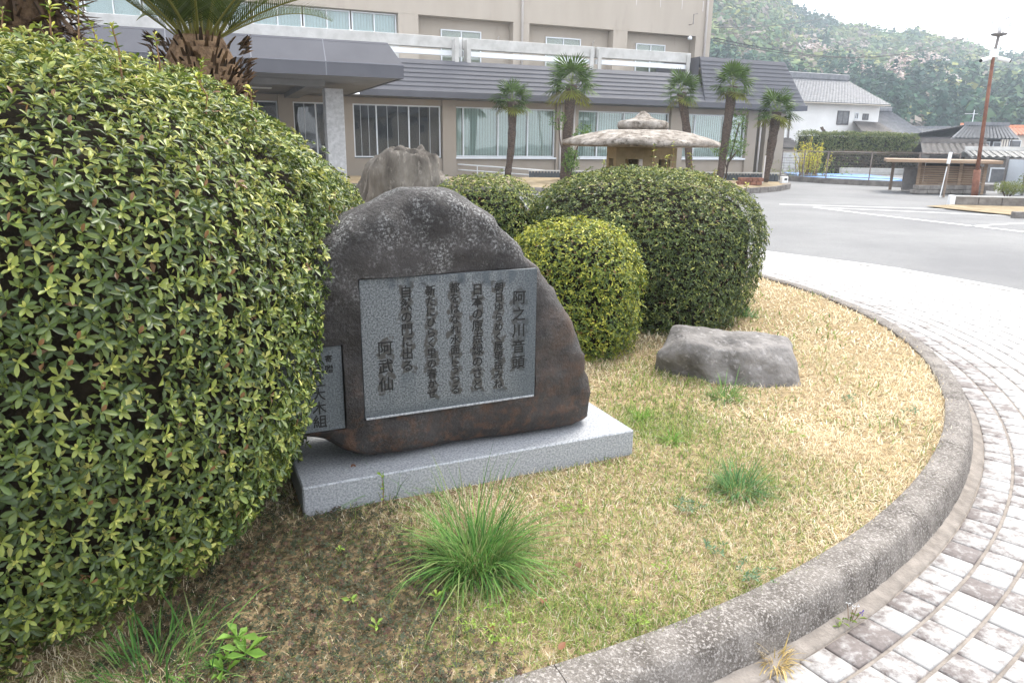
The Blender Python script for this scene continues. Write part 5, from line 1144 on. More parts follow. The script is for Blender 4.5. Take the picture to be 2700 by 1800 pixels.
# --- white plastered house
FH = Frame(at(2200, 420, 58.0)[:2]); H = empty('white_house', (*FH.p[:2], 0), AL, label='white plastered two storey house with grey tiled roof', cat='house')
U = FH.uz
uL, ze = U(2062, 268); uR, _ = U(2320, 285); zr = U(2150, 206, -3.0)[1]; ze = U(2200, 272)[1]; D_ = 7.0
hb = lambda a, b, nm, m, par=H, bev=0.0: MB().box(a, b).build(nm, M[m], par, bev)
hb((uL - 3, 0, -0.2), (uR, D_, ze + .02), 'wall', 'plaster')
ur = U(2245, 215, -3.0)[0]; ov = 0.75; uRe = U(2350, 278, .75)[0]
ribbed_roof('roof', 'tile', H, (uL - 4, -ov, ze - .02), (uRe, -ov, ze - .02), (ur, D_ / 2, zr), (uL - 4, D_ / 2, zr), .30)
ribbed_roof('roof', 'tile', H, (uRe, -ov, ze - .02), (uRe, D_ + ov, ze - .02), (ur, D_ / 2 + .01, zr), (ur, D_ / 2 - .01, zr), .30)
ribbed_roof('roof', 'tile', H, (uRe, D_ + ov, ze - .02), (uL - 4, D_ + ov, ze - .02), (uL - 4, D_ / 2, zr), (ur, D_ / 2, zr), .30)
hb((uL - 4, D_ / 2 - .2, zr - .05), (ur + .1, D_ / 2 + .2, zr + .42), 'roof_ridge', 'tile', H, .05); hb((uL - 4, -ov + .02, ze - .10), (uRe - .02, -.02, ze - .045), 'eaves', 'cream')
def hwin(fr_, par, x0, y0, x1, y1, mm_='darkwood', off=0.0, m2='glass'):
    a, zt = fr_.uz(x0, y0, off); b, zb = fr_.uz(x1, y1, off); w_ = MB(); t = .06
    w_.box((a, -off - .05, zb), (b, -off + .02, zb + t)); w_.box((a, -off - .05, zt - t), (b, -off + .02, zt)); w_.box((a, -off - .048, zb + t), (a + t, -off + .018, zt - t)); w_.box((b - t, -off - .048, zb + t), (b, -off + .018, zt - t)); w_.box(((a + b) / 2 - .025, -off - .03, zb + t), ((a + b) / 2 + .025, -off + .018, zt - t))
    o = w_.build('window', M[mm_], par); MB().box((a + t, -off - .018, zb + t), (b - t, -off - .003, zt - t)).build('pane', M['darkpane'], o); return o
M['darkpane'] = mat('dark_window_pane', (0.07, 0.07, 0.075), (0.13, 0.13, 0.135), 3, 0.2, spec=0.6)
hwin(FH, H, 2209, 292, 2235, 330); hwin(FH, H, 2254, 297, 2262, 315, 'frame'); hwin(FH, H, 2275, 300, 2288, 317)
a, _ = U(2083, 300); MB().tube([(a, -.08, .3), (a, -.08, ze)], .06, 6).build('downpipe', M['steel'], H)
# lower wings of the house
uA, zA = U(2250, 319, .02); uB, zB = U(2316, 323, .02); uC, zC = U(2272, 346, 2.6); uD, zD = U(2388, 364, 2.6)
ribbed_roof('roof', 'tiledark', H, (uC, -2.6, zC), (uD, -2.6, zD), (uB, -.02, zB), (uA, -.02, zA), .25, .02)
hb((uC + .5, -2.2, -.2), (uD - .4, -.02, zD - .1), 'wall', 'cream')
u3, zt = U(2318, 292, -3.0); uf = U(2345, 294, -3.0)[0]; u4, z4_ = U(2472, 374, .4); ul, zb = U(2345, 371, .4)
ribbed_roof('roof', 'tile', H, (ul - 2.0, -0.4, zb), (u4, -0.4, z4_), (uf, 3.0, zt), (u3, 3.0, zt), .28)
ribbed_roof('roof', 'tile', H, (u4, -0.4, z4_), (u4 + .6, 6.8, z4_), (uf + .05, 3.02, zt), (uf, 3.0, zt), .28)
hb((u3 - .4, 2.8, zt - .05), (uf + .1, 3.2, zt + .3), 'roof_ridge', 'tile', H, .04); hb((uR + .01, 0.05, -.2), (u4 - .9, 6.3, z4_ - .02), 'wall', 'plaster')
u5, z5_ = U(2062, 372, 1.5); u6, z6 = U(2125, 385, 1.5)
ribbed_roof('roof', 'tiledark', H, (u5 - 1, -1.7, z6 - .1), (u6, -1.7, z6 - .2), (u6 - .2, -.02, z5_ + .25), (u5 - 1, -.02, z5_ + .25), .25, .02); hb((u5 - 1, -1.4, -.2), (u6 - .3, -.03, z6 - .15), 'wall', 'cream')
# bare pruned tree before the white wall
q = at(2185, 430, 52.0); tr = empty('bare_tree', (q[0], q[1], 0), label='bare pruned tree against the white house wall', cat='tree'); rg = random.Random(4); trunk = MB().tube([(0, 0, 0), (.1, 0, 1.2), (0, 0, 2.1)], [.12, .1, .07], 6).build('trunk', M['bark'], tr)
for i in range(9):
    a = rg.uniform(0, 6.28); r_ = rg.uniform(.5, 1.3); MB().tube([(0, 0, 1.4 + rg.random() * .6), (math.cos(a) * r_ * .6, math.sin(a) * r_ * .6, 2.0 + rg.random() * .4), (math.cos(a) * r_, math.sin(a) * r_, 2.35 + rg.random() * .6)], [.05, .04, .06], 5).build('branch', M['bark'], tr)
# --- clipped hedge of the yard
def hedge(nm, x0, x1, y0, y1, Y0, depth, n, L_, cols, seed, label):
    p, q = at(x0, y1, Y0), at(x1, y1, Y0 * 1.0 + (x1 - x0) * 0.004); z1_ = at(x0, y0, Y0)[2]; z0_ = 0.0; d = q - p; ln = float(np.hypot(d[0], d[1])); rz = math.atan2(d[1], d[0])
    root = empty(nm, (p[0], p[1], 0), rz, label=label, cat='hedge'); rg = np.random.RandomState(seed)
    P = np.c_[rg.uniform(0, ln, n), rg.uniform(0, depth, n), rg.uniform(z0_, z1_, n)]; Nn = np.zeros_like(P); f = rg.rand(n)
    fr = f < .6; P[fr, 1] = -rg.rand(fr.sum()) * .12 + .06; Nn[fr] = (0, -1, .3); tp = (f >= .6) & (f < .88); P[tp, 2] = z1_ + rg.normal(size=tp.sum()) * .06; Nn[tp] = (0, 0, 1); sd_ = f >= .88; P[sd_, 0] = np.where(rg.rand(sd_.sum()) < .5, 0, ln) + rg.normal(size=sd_.sum()) * .05; Nn[sd_] = (1, 0, .2)
    P[:, :2] += .07 * np.stack([sn(P, 3, seed), sn(P, 3, seed + 1)], 1); P[:, 2] += np.where(P[:, 2] > z1_ * .8, .07 * sn(P, 2.2, seed + 2), 0)
    Nn += rg.normal(size=Nn.shape) * .4; Nn /= np.linalg.norm(Nn, axis=1, keepdims=True)
    v, f_, cc = whorls(P, Nn, L_, (np.array(cols), np.ones(len(cols))), rg, False, 3, 6); link('foliage', npmesh('foliage', v, f_, cc), M['leafsoft'], root, kind='stuff')
    MB().box((.12, .12, z0_ - .1), (ln - .12, depth - .1, z1_ - .15)).build('shade_core', M['twigshade'], root); return root  # solid dark core standing in for shade inside the hedge
HC = [(0.10, 0.145, 0.045), (0.16, 0.20, 0.065), (0.22, 0.25, 0.09), (0.07, 0.10, 0.035), (0.30, 0.30, 0.13)]
hedge('hedge', 2128, 2412, 352, 420, 46.0, 1.6, 6500, .12, HC, 5, 'long clipped green hedge in front of the white house')
hedge('hedge', 2195, 2420, 402, 447, 44.6, .8, 3600, .10, [(0.10, 0.075, 0.05), (0.13, 0.10, 0.06), (0.075, 0.075, 0.04), (0.09, 0.09, 0.05), (0.15, 0.11, 0.07)], 6, 'lower brownish hedge along the far side of the pool')
# pale wall left of the hedge
p, q = at(2020, 445, 43.5), at(2125, 445, 44.5); zt = at(2060, 402, 44)[2]; d = q - p; yw = empty('yard_wall', (p[0], p[1], 0), math.atan2(d[1], d[0]), label='pale block wall of the yard behind the forsythia', cat='wall'); ln = float(np.hypot(d[0], d[1]))
for i in range(7):
    for j in range(4): MB().box((ln * i / 7 + .01, 0, zt * j / 4 + .01), (ln * (i + 1) / 7 - .01, .15, zt * (j + 1) / 4 - .01)).build('block', M['concrete'], yw)
MB().box((0, .03, 0), (ln, .12, zt - .02)).build('mortar', M['mortar'], yw)
# forsythia
q = at(2130, 462, 38.0); fsy = empty('forsythia', (q[0], q[1], 0), label='yellow flowering forsythia bush inside the pool fence', cat='bush'); rg = np.random.RandomState(8); Pf = []; stm = MB()
for i in range(46):
    a = rg.uniform(0, 6.28); r_ = rg.uniform(0, .6); sp_ = rg.uniform(.2, 1.2); h = rg.uniform(.9, 2.4) * (1 - .25 * sp_); b0 = np.array([math.cos(a) * r_ * 1.3, math.sin(a) * r_, 0]); e = np.array([math.cos(a) * (r_ + sp_ * .6), math.sin(a) * (r_ + sp_ * .4), h]); stm.tube([b0, (b0 + e) / 2 + np.array([0, 0, .15]), e], [.02, .014, .008], 4)
    t = rg.uniform(.2, 1, 26)[:, None]; Pf.append(b0 * (1 - t) + e * t + np.array([0, 0, .3]) * t * (1 - t) * 2 + rg.normal(size=(26, 3)) * .04)
stm.build('stems', M['stem'], fsy); Pf = np.concatenate(Pf); ax = rg.normal(size=Pf.shape) + np.array([0, -.4, .6]); ax /= np.linalg.norm(ax, axis=1, keepdims=True)
v, f, cc = whorls(Pf, ax, .062, (np.array([(0.78, 0.66, 0.05), (0.85, 0.74, 0.08), (0.68, 0.62, 0.06), (0.45, 0.52, 0.07), (0.75, 0.68, 0.1)]), np.ones(5)), rg, False, 4, 6); link('blossom', npmesh('blossom', v, f, cc), M['leafsoft'], fsy, kind='stuff')
Pl = np.c_[rg.normal(size=(420, 1)) * 1.3, rg.normal(size=(420, 1)) * .4, np.abs(rg.normal(size=(420, 1))) * .42]; ax = rg.normal(size=Pl.shape) + np.array([0, 0, .8]); ax /= np.linalg.norm(ax, axis=1, keepdims=True)
v, f, cc = whorls(Pl, ax, .08, (np.array([(0.20, 0.27, 0.06), (0.26, 0.33, 0.08), (0.14, 0.20, 0.05), (0.3, 0.36, 0.1), (0.22, 0.3, 0.1)]), np.ones(5)), rg, False, 3, 6); link('leaves', npmesh('leaves', v, f, cc), M['leafsoft'], fsy, kind='stuff')
# pool with blue cover and its low kerb wall
pc = [(13.75, 33.4), (15.4, 31.6), (18.6, 35.0), (19.6, 41.0), (15.5, 42.5)]
MB().prism([(p[0], p[1]) for p in pc], .03, .10, 'z').build('pool_cover', M['blue'], label='bright blue cover sheet on the swimming pool', cat='pool cover')
p, q = at(2215, 448, 43.8), at(2400, 452, 43.8); MB().box((p[0], 43.6, 0), (q[0] + 1, 43.9, p[2] + .12)).build('pool_wall', M['concrete'], label='pale low wall along the far edge of the pool', cat='wall')
KP = [(12.6, 35.2), (13.67, 32.6), (14.86, 31.1), (16.2, 29.9), (18.5, 28.3)]
kw = empty('pool_kerb_wall', (0, 0, 0), label='dark concrete footing wall under the pool fence', cat='wall')
for i in range(4):
    a, b = np.array(KP[i]), np.array(KP[i + 1]); t = (b - a) / np.linalg.norm(b - a); nn = np.array([-t[1], t[0]]) * .2
    MB().prism([tuple(a), tuple(b - t * .01), tuple(b - t * .01 + nn), tuple(a + nn)], -.02, .22, 'z').build('wall_section', M['stonewall'], kw)
pfn = empty('pool_fence', (0, 0, 0), label='thin brown wire fence standing on the pool footing wall', cat='fence')
seg = []
for i in range(4):
    a, b = np.array(KP[i]), np.array(KP[i + 1]); L_ = np.linalg.norm(b - a); k = max(1, round(L_ / 1.5))
    for j in range(k):
        p = a + (b - a) * j / k; p = p + np.array([.1, .06]); seg.append(p); MB().tube([(p[0], p[1], .22), (p[0], p[1], 1.36)], .028, 6).build('post', M['fence'], pfn)
for z in (1.34, .30): MB().tube([(p[0], p[1], z) for p in seg], .018, 5).build('rail', M['fence'], pfn)
wr = MB()
for z in np.linspace(.40, 1.27, 8): wr.tube([(p[0], p[1], z) for p in seg], .0045, 3, False)
wr.build('wires', M['fence'], pfn, kind='stuff')
# --- slatted wooden shed
SA = -0.42; FS = Frame((15.3, 26.6), SA); sh = empty('slatted_shed', (15.3, 26.6, 0), SA, label='flat roofed wooden shed with horizontal brown slats', cat='shed')
su0, sz0 = FS.uz(2425, 440); su1, _ = FS.uz(2595, 440); szt = FS.uz(2500, 437)[1]; szb = FS.uz(2500, 508)[1]
k = 12
for i in range(k):
    z = szb + (szt - szb) * i / k; MB().box((su0, -.012, z), (su1, .012, z + (szt - szb) / k * .74)).build('slat', M['wood'], sh)
for u in (su0 - .05, (su0 + su1) / 2 + .25, su1): MB().box((u, -.08, -.05), (u + .1, -.013, szt + .1)).build('post', M['wood'], sh)
ra_, rz_ = FS.uz(2338, 420, .8); rb_, _ = FS.uz(2645, 430, .8); MB().box((ra_, -.85, szt + .10), (rb_, 1.5, szt + .21)).build('roof', M['wood'], sh, .01)
for u in (ra_ + .3, ra_ + 1.3, su1 - .1): MB().box((u, 1.2, -.05), (u + .1, 1.3, szt + .09)).build('post', M['wooddark'], sh)
MB().box((su0 + .3, 1.31, .3), (su1, 1.36, szt + .05)).build('back_wall', M['darkwood'], sh)
for i, (u, w, h, m_) in enumerate(((ra_ + .7, .5, .8, 'steel'), (ra_ + 1.5, .35, .55, 'darkwood'), (su1 - .5, .45, .9, 'rust'))): 
    o = MB().box((u, .5, .02), (u + w, .9, h)).box((u - .03, .48, h + .001), (u + w + .03, .92, h + .05)).build('storage_box', M[m_], sh)
# stone base and low walls
p = [G(2412, 512), G(2600, 512)]; sb = empty('stone_footing', (p[0][0], p[0][1], 0), math.atan2(p[1][1] - p[0][1], p[1][0] - p[0][0]), label='rough stone footing in front of the slatted shed', cat='wall'); ln = float(np.linalg.norm(p[1] - p[0]))
for i in range(6):
    for j in range(2): MB().box((ln * i / 6 + .008 + .1 * j, 0, .005 + j * .15), (ln * (i + 1) / 6 - .008 + .1 * j, .3, .145 + j * .15)).build('stone', M['stonewall'], sb, .015)
wa, wb_ = G(2503, 541), G(2720, 548); d = wb_ - wa; lw = empty('low_wall', (wa[0], wa[1], 0), math.atan2(d[1], d[0]) + .12, label='low grey block wall with white painted end behind the lamp post', cat='wall')
MB().box((0, 0, -.02), (.14, .2, .27)).build('painted_end', M['white'], lw, .01)
for i in range(8): MB().box((.145 + i * .6, .005, -.02), (.735 + i * .6, .18, .235)).build('block', M['stonewall'], lw, .01)
MB().box((.145, -.005, .237), (5, .19, .265)).build('coping', M['concrete'], lw)
# dry verge before the wall
vg = [G(2440, 545), G(2560, 538), G(2760, 548), G(2760, 578), G(2660, 568), G(2540, 556)]
MB().add([(p[0], p[1], 0.02) for p in vg], [tuple(range(6))]).build('verge', M['dirt'], kind='structure', label='dry sandy verge at the edge of the car park')
q = G(2680, 574); MB().box((q[0] - .02, q[1], -.02), (q[0] + 3, q[1] + .18, .13)).build('kerb_block', M['stonewall'], label='short dark kerb block at the edge of the sandy verge', cat='kerb')
# white guard pole with brace
q = G(2478, 520); pt_, pb_ = at(2507, 403, q[1]), at(2500, 432, q[1]); gp = empty('guard_pole', (q[0], q[1], 0), label='thin pale pole with white capped head and leaning brace', cat='pole')
l = lambda P: tuple(np.array(P) - np.array([q[0], q[1], 0]))
MB().tube([l((pt_[0], pt_[1], 0)), l(pt_)], .035, 8).build('pole', M['wooddark'], gp); MB().tube([l(pb_), l(np.array(pt_) + [0, 0, .02])], .055, 8).build('cap', M['white'], gp); MB().tube([l(q), l(at(2497, 440, q[1]))], .018, 6).build('brace', M['white'], gp)
# --- corrugated pale fence
p, q2 = at(2645, 500, 27.0), at(2760, 500, 24.0); zt = at(2660, 420, 27.0)[2]; d = q2 - p; cf = empty('metal_fence', (p[0], p[1], 0), math.atan2(d[1], d[0]), label='pale blue corrugated metal fence at the yard corner', cat='fence'); ln = float(np.hypot(d[0], d[1]))
for i in range(5):
    mb = MB(); k = 12; V = []; Fs = []
    for j in range(k + 1):
        x = ln * (i + j / k) / 5 * .999; y = .03 * ((j // 1) % 2); V += [(x, y, 0), (x, y, zt)]
    Fs = [(2 * j, 2 * j + 2, 2 * j + 3, 2 * j + 1) for j in range(k)]; mb.add(V, Fs); mb.build('sheet', M['panelfence'], cf)
for i in range(3): MB().box((ln * i / 2 - .04, -.06, 0), (ln * i / 2 + .04, -.002, zt + .12)).build('post', M['steel'], cf)
MB().box((0, .035, zt - .08), (ln, .08, zt + .03)).build('top_rail', M['steel'], cf)
# clipped topiary
q = G(2652, 541); leafy('topiary', q, [(0, 0, .52, .44, .4, .16, .8), (0, 0, .42, .40, .36, .14, .4)], 520, .05, [(0.16, 0.20, 0.06), (0.22, 0.24, 0.08), (0.11, 0.15, 0.05), (0.26, 0.26, 0.09), (0.14, 0.17, 0.06)], 9, 'small flat-topped clipped bush with bare legs on the verge', 'bush', [([(-.02, 0, -.02), (-.08, 0, .25), (-.2, 0, .45)], .02), ([(.02, 0, -.02), (.06, 0, .25), (.2, 0, .45)], .02), ([(0, 0, -.02), (0, .03, .4)], .018)])
q = G(2712, 530); leafy('bush', q, [(0, 0, .55, .4, .4, .4, 1)], 420, .06, HC, 10, 'darker bush at the end of the low wall', 'bush', [([(0, 0, 0), (0, 0, .4)], .03)])
# --- lamp post
q = G(2567, 534); lpz = empty('lamp_post', (q[0], q[1], 0), label='tall rusty lamp post with clear globe and two white cameras', cat='lamp post'); Yl = q[1]; top = at(2634, 92, Yl); dx = 0.0
l = lambda P: tuple(np.array(P) - np.array([q[0], q[1], 0]))
slv = at(2577, 448, Yl); cm = at(2619, 152, Yl); tp = l(top); 
MB().tube([(0, 0, -.02), l(slv)], .095, 10).build('base_sleeve', M['rust'], lpz, smooth=True); MB().tube([l(slv), l(cm)], [.055, .045], 10).build('pole', M['rust'], lpz, smooth=True); MB().tube([l(cm), tp], [.042, .04], 8).build('upper_pole', M['steel'], lpz, smooth=True)
MB().lathe([(.06, -.05), (.20, -.01), (.21, .03), (.1, .05)], 14).build('lamp_base', M['steel'], lpz, smooth=True, loc=tp)
MB().lathe([(.10, .052), (.20, .10), (.27, .20), (.285, .30), (.25, .40), (.15, .48), (.05, .51)], 18).build('globe', M['globe'], lpz, smooth=True, loc=tp)
MB().lathe([(.04, .06), (.05, .12), (.06, .2), (.04, .26), (.01, .28)], 8).build('bulb', M['white'], lpz, smooth=True, loc=tp)
cz = l(cm); MB().box((-.10, -.06, -.10), (.10, .06, .12)).build('camera_bracket', M['white'], lpz, .01, loc=(cz[0], cz[1], cz[2] + .1))
for s_ in (-1, 1):
    c_ = MB().tube([(s_ * .10, -.03, .0), (s_ * .40, -.12, -.08)], [.06, .055], 8).build('security_camera', M['white'], lpz, loc=(cz[0], cz[1], cz[2] - .02)); MB().tube([(s_ * .401, -.1205, -.0805), (s_ * .43, -.13, -.088)], .045, 8).build('lens', M['dark'], c_)
# --- dark timber house and roofs behind
FD = Frame(at(2590, 400, 50.0)[:2]); DH = empty('dark_house', (*FD.p[:2], 0), AL * .4, label='dark timbered house with grey gabled roof and aerial', cat='house')
class Rot(Frame): pass
a2 = AL * .4; 
def duz(px, py, off=0.0):
    n_ = np.array([math.sin(a2), -math.cos(a2), 0]); e_ = np.array([math.cos(a2), math.sin(a2), 0]); d = ray(px, py); t = np.dot(FD.p + n_ * off - CAM, n_) / np.dot(d, n_); p = CAM + d * t; return float((p - FD.p) @ e_), float(p[2])
x0, ze = duz(2512, 362); x1, _ = duz(2640, 362); zb = duz(2580, 402)[1]; xr0, zr = duz(2545, 330, -2.5); xr1, _ = duz(2645, 330, -2.5)
db = lambda a, b, nm, m, par=DH, bev=0.0: MB().box(a, b).build(nm, M[m], par, bev)
db((x0, 0, -.1), (x1, 5, ze), 'wall', 'darkwood'); ribbed_roof('roof', 'tile', DH, (x0 - .7, -.7, ze - .05), (x1 + .8, -.7, ze - .05), (xr1 + .4, 2.5, zr), (xr0, 2.5, zr), .3); ribbed_roof('roof', 'tile', DH, (x1 + .8, 5.7, ze - .05), (x0 - .7, 5.7, ze - .05), (xr0, 2.5, zr), (xr1 + .4, 2.5, zr), .3)
MB().add([(x1, 0, ze), (x1, 5, ze), (x1, 2.5, zr - .1)], [(0, 1, 2)]).build('gable', M['darkwood'], DH); db((xr0, 2.35, zr - .02), (xr1 + .4, 2.65, zr + .22), 'roof_ridge', 'tile')
for i in range(4):
    w = db((x0 + .5 + i * .85, -.06, ze - 1.0), (x0 + 1.1 + i * .85, -.01, ze - .25), 'window', 'frame'); MB().box((x0 + .56 + i * .85, -.075, ze - .94), (x0 + 1.04 + i * .85, -.061, ze - .31)).build('pane', M['darkpane'], w)
ax_, az = duz(2580, 290, -2.5); MB().tube([(ax_ - .3, 2.5, zr), (ax_ - .3, 2.5, az)], .03, 5).build('aerial_mast', M['frame'], DH); MB().tube([(ax_ - 1.0, 2.5, zr + .75), (ax_, 2.5, zr + .75)], .02, 4).build('aerial_bar', M['frame'], DH)
x2, zg = duz(2690, 400); db((x1 + .01, .8, -.1), (x2, 3.5, zb + .25), 'balcony_wall', 'steel')
for i in range(8): MB().box((x1 + .1 + i * (x2 - x1) / 8, .75, zb + .26), (x1 + .14 + i * (x2 - x1) / 8, .79, zb + .95)).build('baluster', M['steel'], DH)
MB().box((x1, .74, zb + .951), (x2, .80, zb + 1.0)).build('balcony_rail', M['steel'], DH)
def simple_house(px0, px1, pye, pyr, Y0, roof, wall, label, dpt=6.0, ins=.1, ha=-.38):
    p = at((px0 + px1) / 2, pye, Y0); hh = empty('house', (p[0], p[1], 0), ha, label=label, cat='house'); w = (at(px1, pye, Y0) - at(px0, pye, Y0))[0] / 2 / math.cos(ha) * 1.1; zr_ = at((px0 + px1) / 2, pyr, Y0 + dpt / 2)[2]; ze_ = p[2]
    MB().box((-w + .4, 0, -.1), (w - .4, dpt, ze_)).build('wall', M[wall], hh); ribbed_roof('roof', roof, hh, (-w, -.5, ze_), (w, -.5, ze_), (w - ins * w * 2, dpt / 2, zr_), (-w + ins * w * 2, dpt / 2, zr_), .3); ribbed_roof('roof', roof, hh, (w, dpt + .5, ze_), (-w, dpt + .5, ze_), (-w + ins * w * 2, dpt / 2, zr_), (w - ins * w * 2, dpt / 2, zr_), .3)
    for s_ in (-1, 1): MB().add([(s_ * (w - .4), 0, ze_), (s_ * (w - .4), dpt, ze_), (s_ * (w - .4), dpt / 2, ze_ + (zr_ - ze_) * .9)], [(0, 1, 2)]).build('gable', M[wall], hh)
    MB().box((-w + ins * w * 2, dpt / 2 - .15, zr_ - .03), (w - ins * w * 2, dpt / 2 + .15, zr_ + .2)).build('roof_ridge', M[roof], hh)
    for i in (-.5, .1, .5):
        o = MB().box((i * w, -.06, ze_ - 1.5), (i * w + 1.0, -.003, ze_ - .5)).build('window', M['frame'], hh); MB().box((i * w + .06, -.075, ze_ - 1.44), (i * w + .94, -.061, ze_ - .56)).build('pane', M['darkpane'], o)
simple_house(2640, 2800, 356, 336, 72.0, 'orange', 'cream', 'distant house with bright orange tiled roof', 7, .02)
simple_house(2395, 2505, 358, 338, 80.0, 'tile', 'plaster', 'distant low white house between two tiled roofs', 7, .05)
simple_house(2550, 2610, 345, 329, 95.0, 'orange', 'plaster', 'distant small house with orange roof peeping over the dark house', 6, .02)
simple_house(2455, 2600, 408, 376, 41.0, 'tiledark', 'steel', 'low shed with broad pale grey sheet roof before the dark house', 5, .04)
simple_house(2590, 2760, 415, 398, 36.0, 'concrete', 'stonewall', 'long low outbuilding with pale flat sheet roof behind the metal fence', 4, .01)

def street_house(loc, rz, w, d, ze, zr, roof, wall, label):
    hh = empty('house', loc, rz, label=label, cat='house'); MB().box((-w, 0, -.1), (w, d, ze)).build('wall', M[wall], hh)
    ribbed_roof('roof', roof, hh, (-w - .7, -.8, ze), (w + .7, -.8, ze), (w + .4, d / 2, zr), (-w - .4, d / 2, zr), .3); ribbed_roof('roof', roof, hh, (w + .7, d + .8, ze), (-w - .7, d + .8, ze), (-w - .4, d / 2, zr), (w + .4, d / 2, zr), .3)
    for s_ in (-1, 1): MB().add([(s_ * w, 0, ze), (s_ * w, d, ze), (s_ * w, d / 2, zr - .15)], [(0, 1, 2)]).build('gable', M[wall], hh)
    for i in range(4):
        x = -w + .8 + i * (2 * w - 1.6) / 4; o = MB().box((x, -.06, ze - 1.9), (x + 1.4, -.003, ze - .6)).build('window', M['frame'], hh); MB().box((x + .08, -.075, ze - 1.82), (x + 1.32, -.061, ze - .68)).build('pane', M['darkpane'], o)
street_house((27, -14, 0), math.radians(35) + math.pi, 8, 7, 4.4, 6.6, 'tile', 'cream', 'cream house across the street mirrored in the hall windows')
street_house((10, -22, 0), math.radians(12) + math.pi, 7, 7, 3.4, 5.6, 'tiledark', 'plaster', 'low white house across the street behind the viewer')

# ================================================================== WOODED HILL
RIDGE_LOWER = 42      # crowns stand above the ground line
RIDGE = [(1650, -230), (1750, -200), (1880, -130), (2000, -60), (2075, 0), (2119, 33), (2177, 44), (2214, 60), (2261, 65), (2305, 73), (2352, 85), (2395, 76), (2439, 82), (2490, 96), (2559, 113), (2614, 135), (2650, 144), (2700, 142), (2850, 150), (3100, 120)]
YR, YBs = 330.0, 105.0
ridge3 = np.array([at(x, y + RIDGE_LOWER, YR) for x, y in RIDGE]); tx = ridge3[:, 0] / YR; rz_ = ridge3[:, 2]
def hill_z(X, Yv):
    k = np.interp(X / Yv, tx, rz_); t = np.clip((Yv - YBs) / (YR - YBs), 0, 1.6); prof_ = np.where(t < 1, 0.10 * t + 0.90 * t ** 1.12, 1 - (t - 1) * .5)
    bumps = sn(np.stack([np.ravel(X), np.ravel(Yv)], 1), .035, 51).reshape(np.shape(X)) * 4.5 * np.clip(t * 1.5, 0, 1) * np.clip((1.0 - t) * 4, 0, 1)
    return np.maximum(k * prof_ + bumps, -.3)
uu = np.linspace(tx[0], tx[-1], 90); yy = np.linspace(YBs, 470, 60); UU, YY = np.meshgrid(uu, yy, indexing='ij'); XX = UU * YY; ZZ = hill_z(XX, YY)
idx = np.arange(XX.size).reshape(XX.shape); Fq = np.stack([idx[:-1, :-1], idx[1:, :-1], idx[1:, 1:], idx[:-1, 1:]], -1).reshape(-1, 4)
link('hill', npmesh('hill', np.c_[XX.ravel(), YY.ravel(), ZZ.ravel()], Fq, smooth=True), M['hill'], kind='structure', label='wooded hill rising behind the houses')
rg = np.random.RandomState(61)
def crown_pts(nt_, cen, rad, hgt, nq, size, cols, rg, conic=None):
    """clusters of leaf-mass faces for many crowns"""
    N_ = nt_ * nq; ti = np.repeat(np.arange(nt_), nq); D = rg.normal(size=(N_, 3)); D /= np.linalg.norm(D, axis=1, keepdims=True); D[:, 2] = np.where(D[:, 2] < -.3, -D[:, 2] * .8, D[:, 2])
    rr_ = .62 + .38 * rg.rand(N_) ; lump = 1 + .22 * np.sin(D[:, 0] * 5 + ti * 1.7) * np.sin(D[:, 1] * 5 + ti) + .15 * np.sin(D[:, 2] * 7 + ti * 2.1)
    R3 = np.stack([rad[ti], rad[ti], hgt[ti]], 1); o_ = D * rr_[:, None] * lump[:, None] * R3
    if conic is not None:
        cn = conic[ti]; tz = np.clip(o_[:, 2] / hgt[ti] * .5 + .5, 0, 1); sc_ = np.where(cn, 1.25 * (1 - .88 * tz), 1.0); o_[:, 0] *= sc_; o_[:, 1] *= sc_
    P = cen[ti] + o_; nn = D * 1.0 + rg.normal(size=D.shape) * .3 + np.array([0, 0, .3]); nn /= np.linalg.norm(nn, axis=1, keepdims=True); T, Bt = basis(nn, rg); s_ = size[ti] * rg.uniform(.6, 1.3, N_)
    V = np.stack([P + T * s_[:, None] * .9, P + Bt * (s_ * .9)[:, None], P - T * s_[:, None] * .9, P - Bt * (s_ * .9)[:, None] + nn * (s_ * .4)[:, None]], 1).reshape(-1, 3)
    Fc = np.arange(N_ * 4).reshape(-1, 4); C_ = np.repeat(cols[ti] * rg.uniform(.72, 1.28, (N_, 1)), 4, 0); return V, Fc, C_
nt_ = 4300; ux = rg.uniform(0.05, tx[-1] - .02, nt_ * 3); yv = YBs + (YR + 12 - YBs) * rg.rand(nt_ * 3) ** .8; X_ = ux * yv
ok = (X_ / yv > .22) | (rg.rand(len(X_)) < .05); X_, yv = X_[ok][:nt_], yv[ok][:nt_]; nt_ = len(X_)
zz = hill_z(X_, yv); zone = sn(np.c_[X_, yv], .045, 71) + .5 * sn(np.c_[X_, yv], .12, 72); t_ = (yv - YBs) / (YR - YBs)
con = (zone < -.1) | (t_ < .25); con &= rg.rand(nt_) < .85
rad = np.where(con, rg.uniform(1.7, 2.7, nt_), rg.uniform(2.4, 4.6, nt_)); hgt = np.where(con, rad * rg.uniform(1.7, 2.3, nt_), rad * rg.uniform(.8, 1.1, nt_))
pal_c = np.array([(0.032, 0.080, 0.050), (0.046, 0.10, 0.055), (0.024, 0.060, 0.042)]); pal_b = np.array([(0.095, 0.145, 0.050), (0.15, 0.18, 0.065), (0.06, 0.11, 0.048), (0.17, 0.14, 0.105), (0.20, 0.21, 0.07), (0.22, 0.185, 0.155)])
cols = np.where(con[:, None], pal_c[rg.randint(3, size=nt_)], pal_b[rg.choice(6, nt_, p=[.26, .2, .22, .13, .11, .08])])
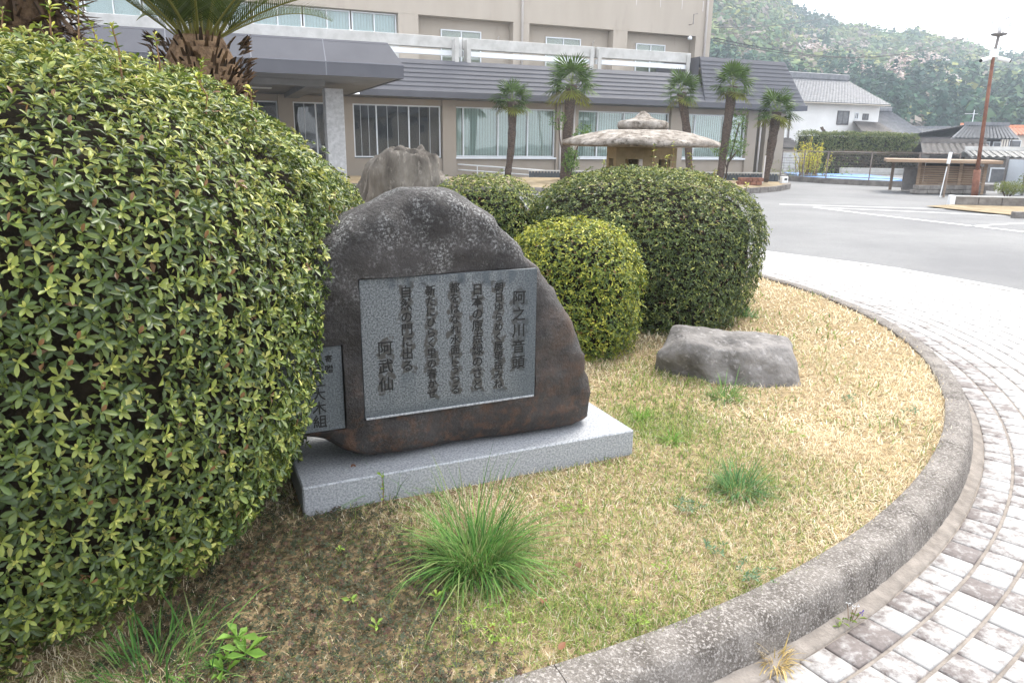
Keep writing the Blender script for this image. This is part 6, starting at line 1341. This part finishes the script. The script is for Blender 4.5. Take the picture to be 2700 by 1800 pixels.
V, Fc, C_ = crown_pts(nt_, np.c_[X_, yv, zz + hgt * .75], rad, hgt, 58, rad * .17 + .13, cols, rg, con)
link('hill_forest', npmesh('hill_forest', V, Fc, C_), M['forest'], label='mixed evergreen and bare forest covering the hill', cat='forest', kind='stuff')
# cherry trees in bloom on the slope
def far_tree(px, py, i, r_, col, label, group):
    a_, b_ = YBs + 5, YR + 5           # find where the sight line meets the slope
    for it in range(30):
        Yv = (a_ + b_) / 2; p = at(px, py + 58, Yv)
        if p[2] > hill_z(np.array([p[0]]), np.array([Yv]))[0]: a_ = Yv
        else: b_ = Yv
    py += 58
    p = at(px, py, Yv); z = hill_z(np.array([p[0]]), np.array([Yv]))[0]; root = empty('cherry_tree', (p[0], p[1], z), label=label, cat='tree', group=group); rg = np.random.RandomState(900 + i)
    MB().tube([(0, 0, -.5), (0, 0, 2.2 + r_ * .5)], [.3, .18], 6).build('trunk', M['bark'], root)
    V, Fc, C_ = crown_pts(1, np.array([[0, 0, 2.6 + r_ * .6]]), np.array([r_]), np.array([r_ * .85]), 230, np.array([r_ * .085 + .08]), np.array([col]), rg); link('crown', npmesh('crown', V, Fc, C_), M['forest'], root)
for i, (px, py) in enumerate([(2350, 165), (2365, 152), (2378, 172), (2392, 158), (2405, 170), (2368, 190), (2345, 185), (2425, 150), (2440, 148), (2455, 156), (2465, 150), (2415, 160), (2385, 205), (2355, 210), (2240, 205), (2225, 152), (2110, 125), (2140, 140), (2480, 205), (2500, 235), (2340, 225), (2270, 110), (2450, 168), (2432, 168)]):
    far_tree(px, py, i, 2.7 + (i % 3) * .7, [(0.48, 0.385, 0.365), (0.54, 0.48, 0.465), (0.44, 0.335, 0.30)][i % 3], ['pale pink blossoming cherry tree on the hillside', 'whitish blossoming cherry tree on the hillside', 'coppery pink blossoming cherry tree on the hillside'][i % 3], ['pale pink cherry trees on the hill', 'whitish cherry trees on the hill', 'coppery cherry trees on the hill'][i % 3])

# ================================================================== HAZE
hz = bpy.data.materials.new('thin_haze'); hz.use_nodes = True; N = hz.node_tree.nodes; N.remove(N['Principled BSDF']); pv = N.new('ShaderNodeVolumePrincipled'); pv.inputs['Color'].default_value = (0.80, 0.90, 1.0, 1); pv.inputs['Density'].default_value = 0.0009; pv.inputs['Anisotropy'].default_value = 0.2
hz.node_tree.links.new(pv.outputs[0], N['Material Output'].inputs['Volume'])
MB().box((-430, -270, -1.2), (430, 570, 128)).build('haze', hz, kind='stuff', label='thin pale haze over the valley', cat='haze')
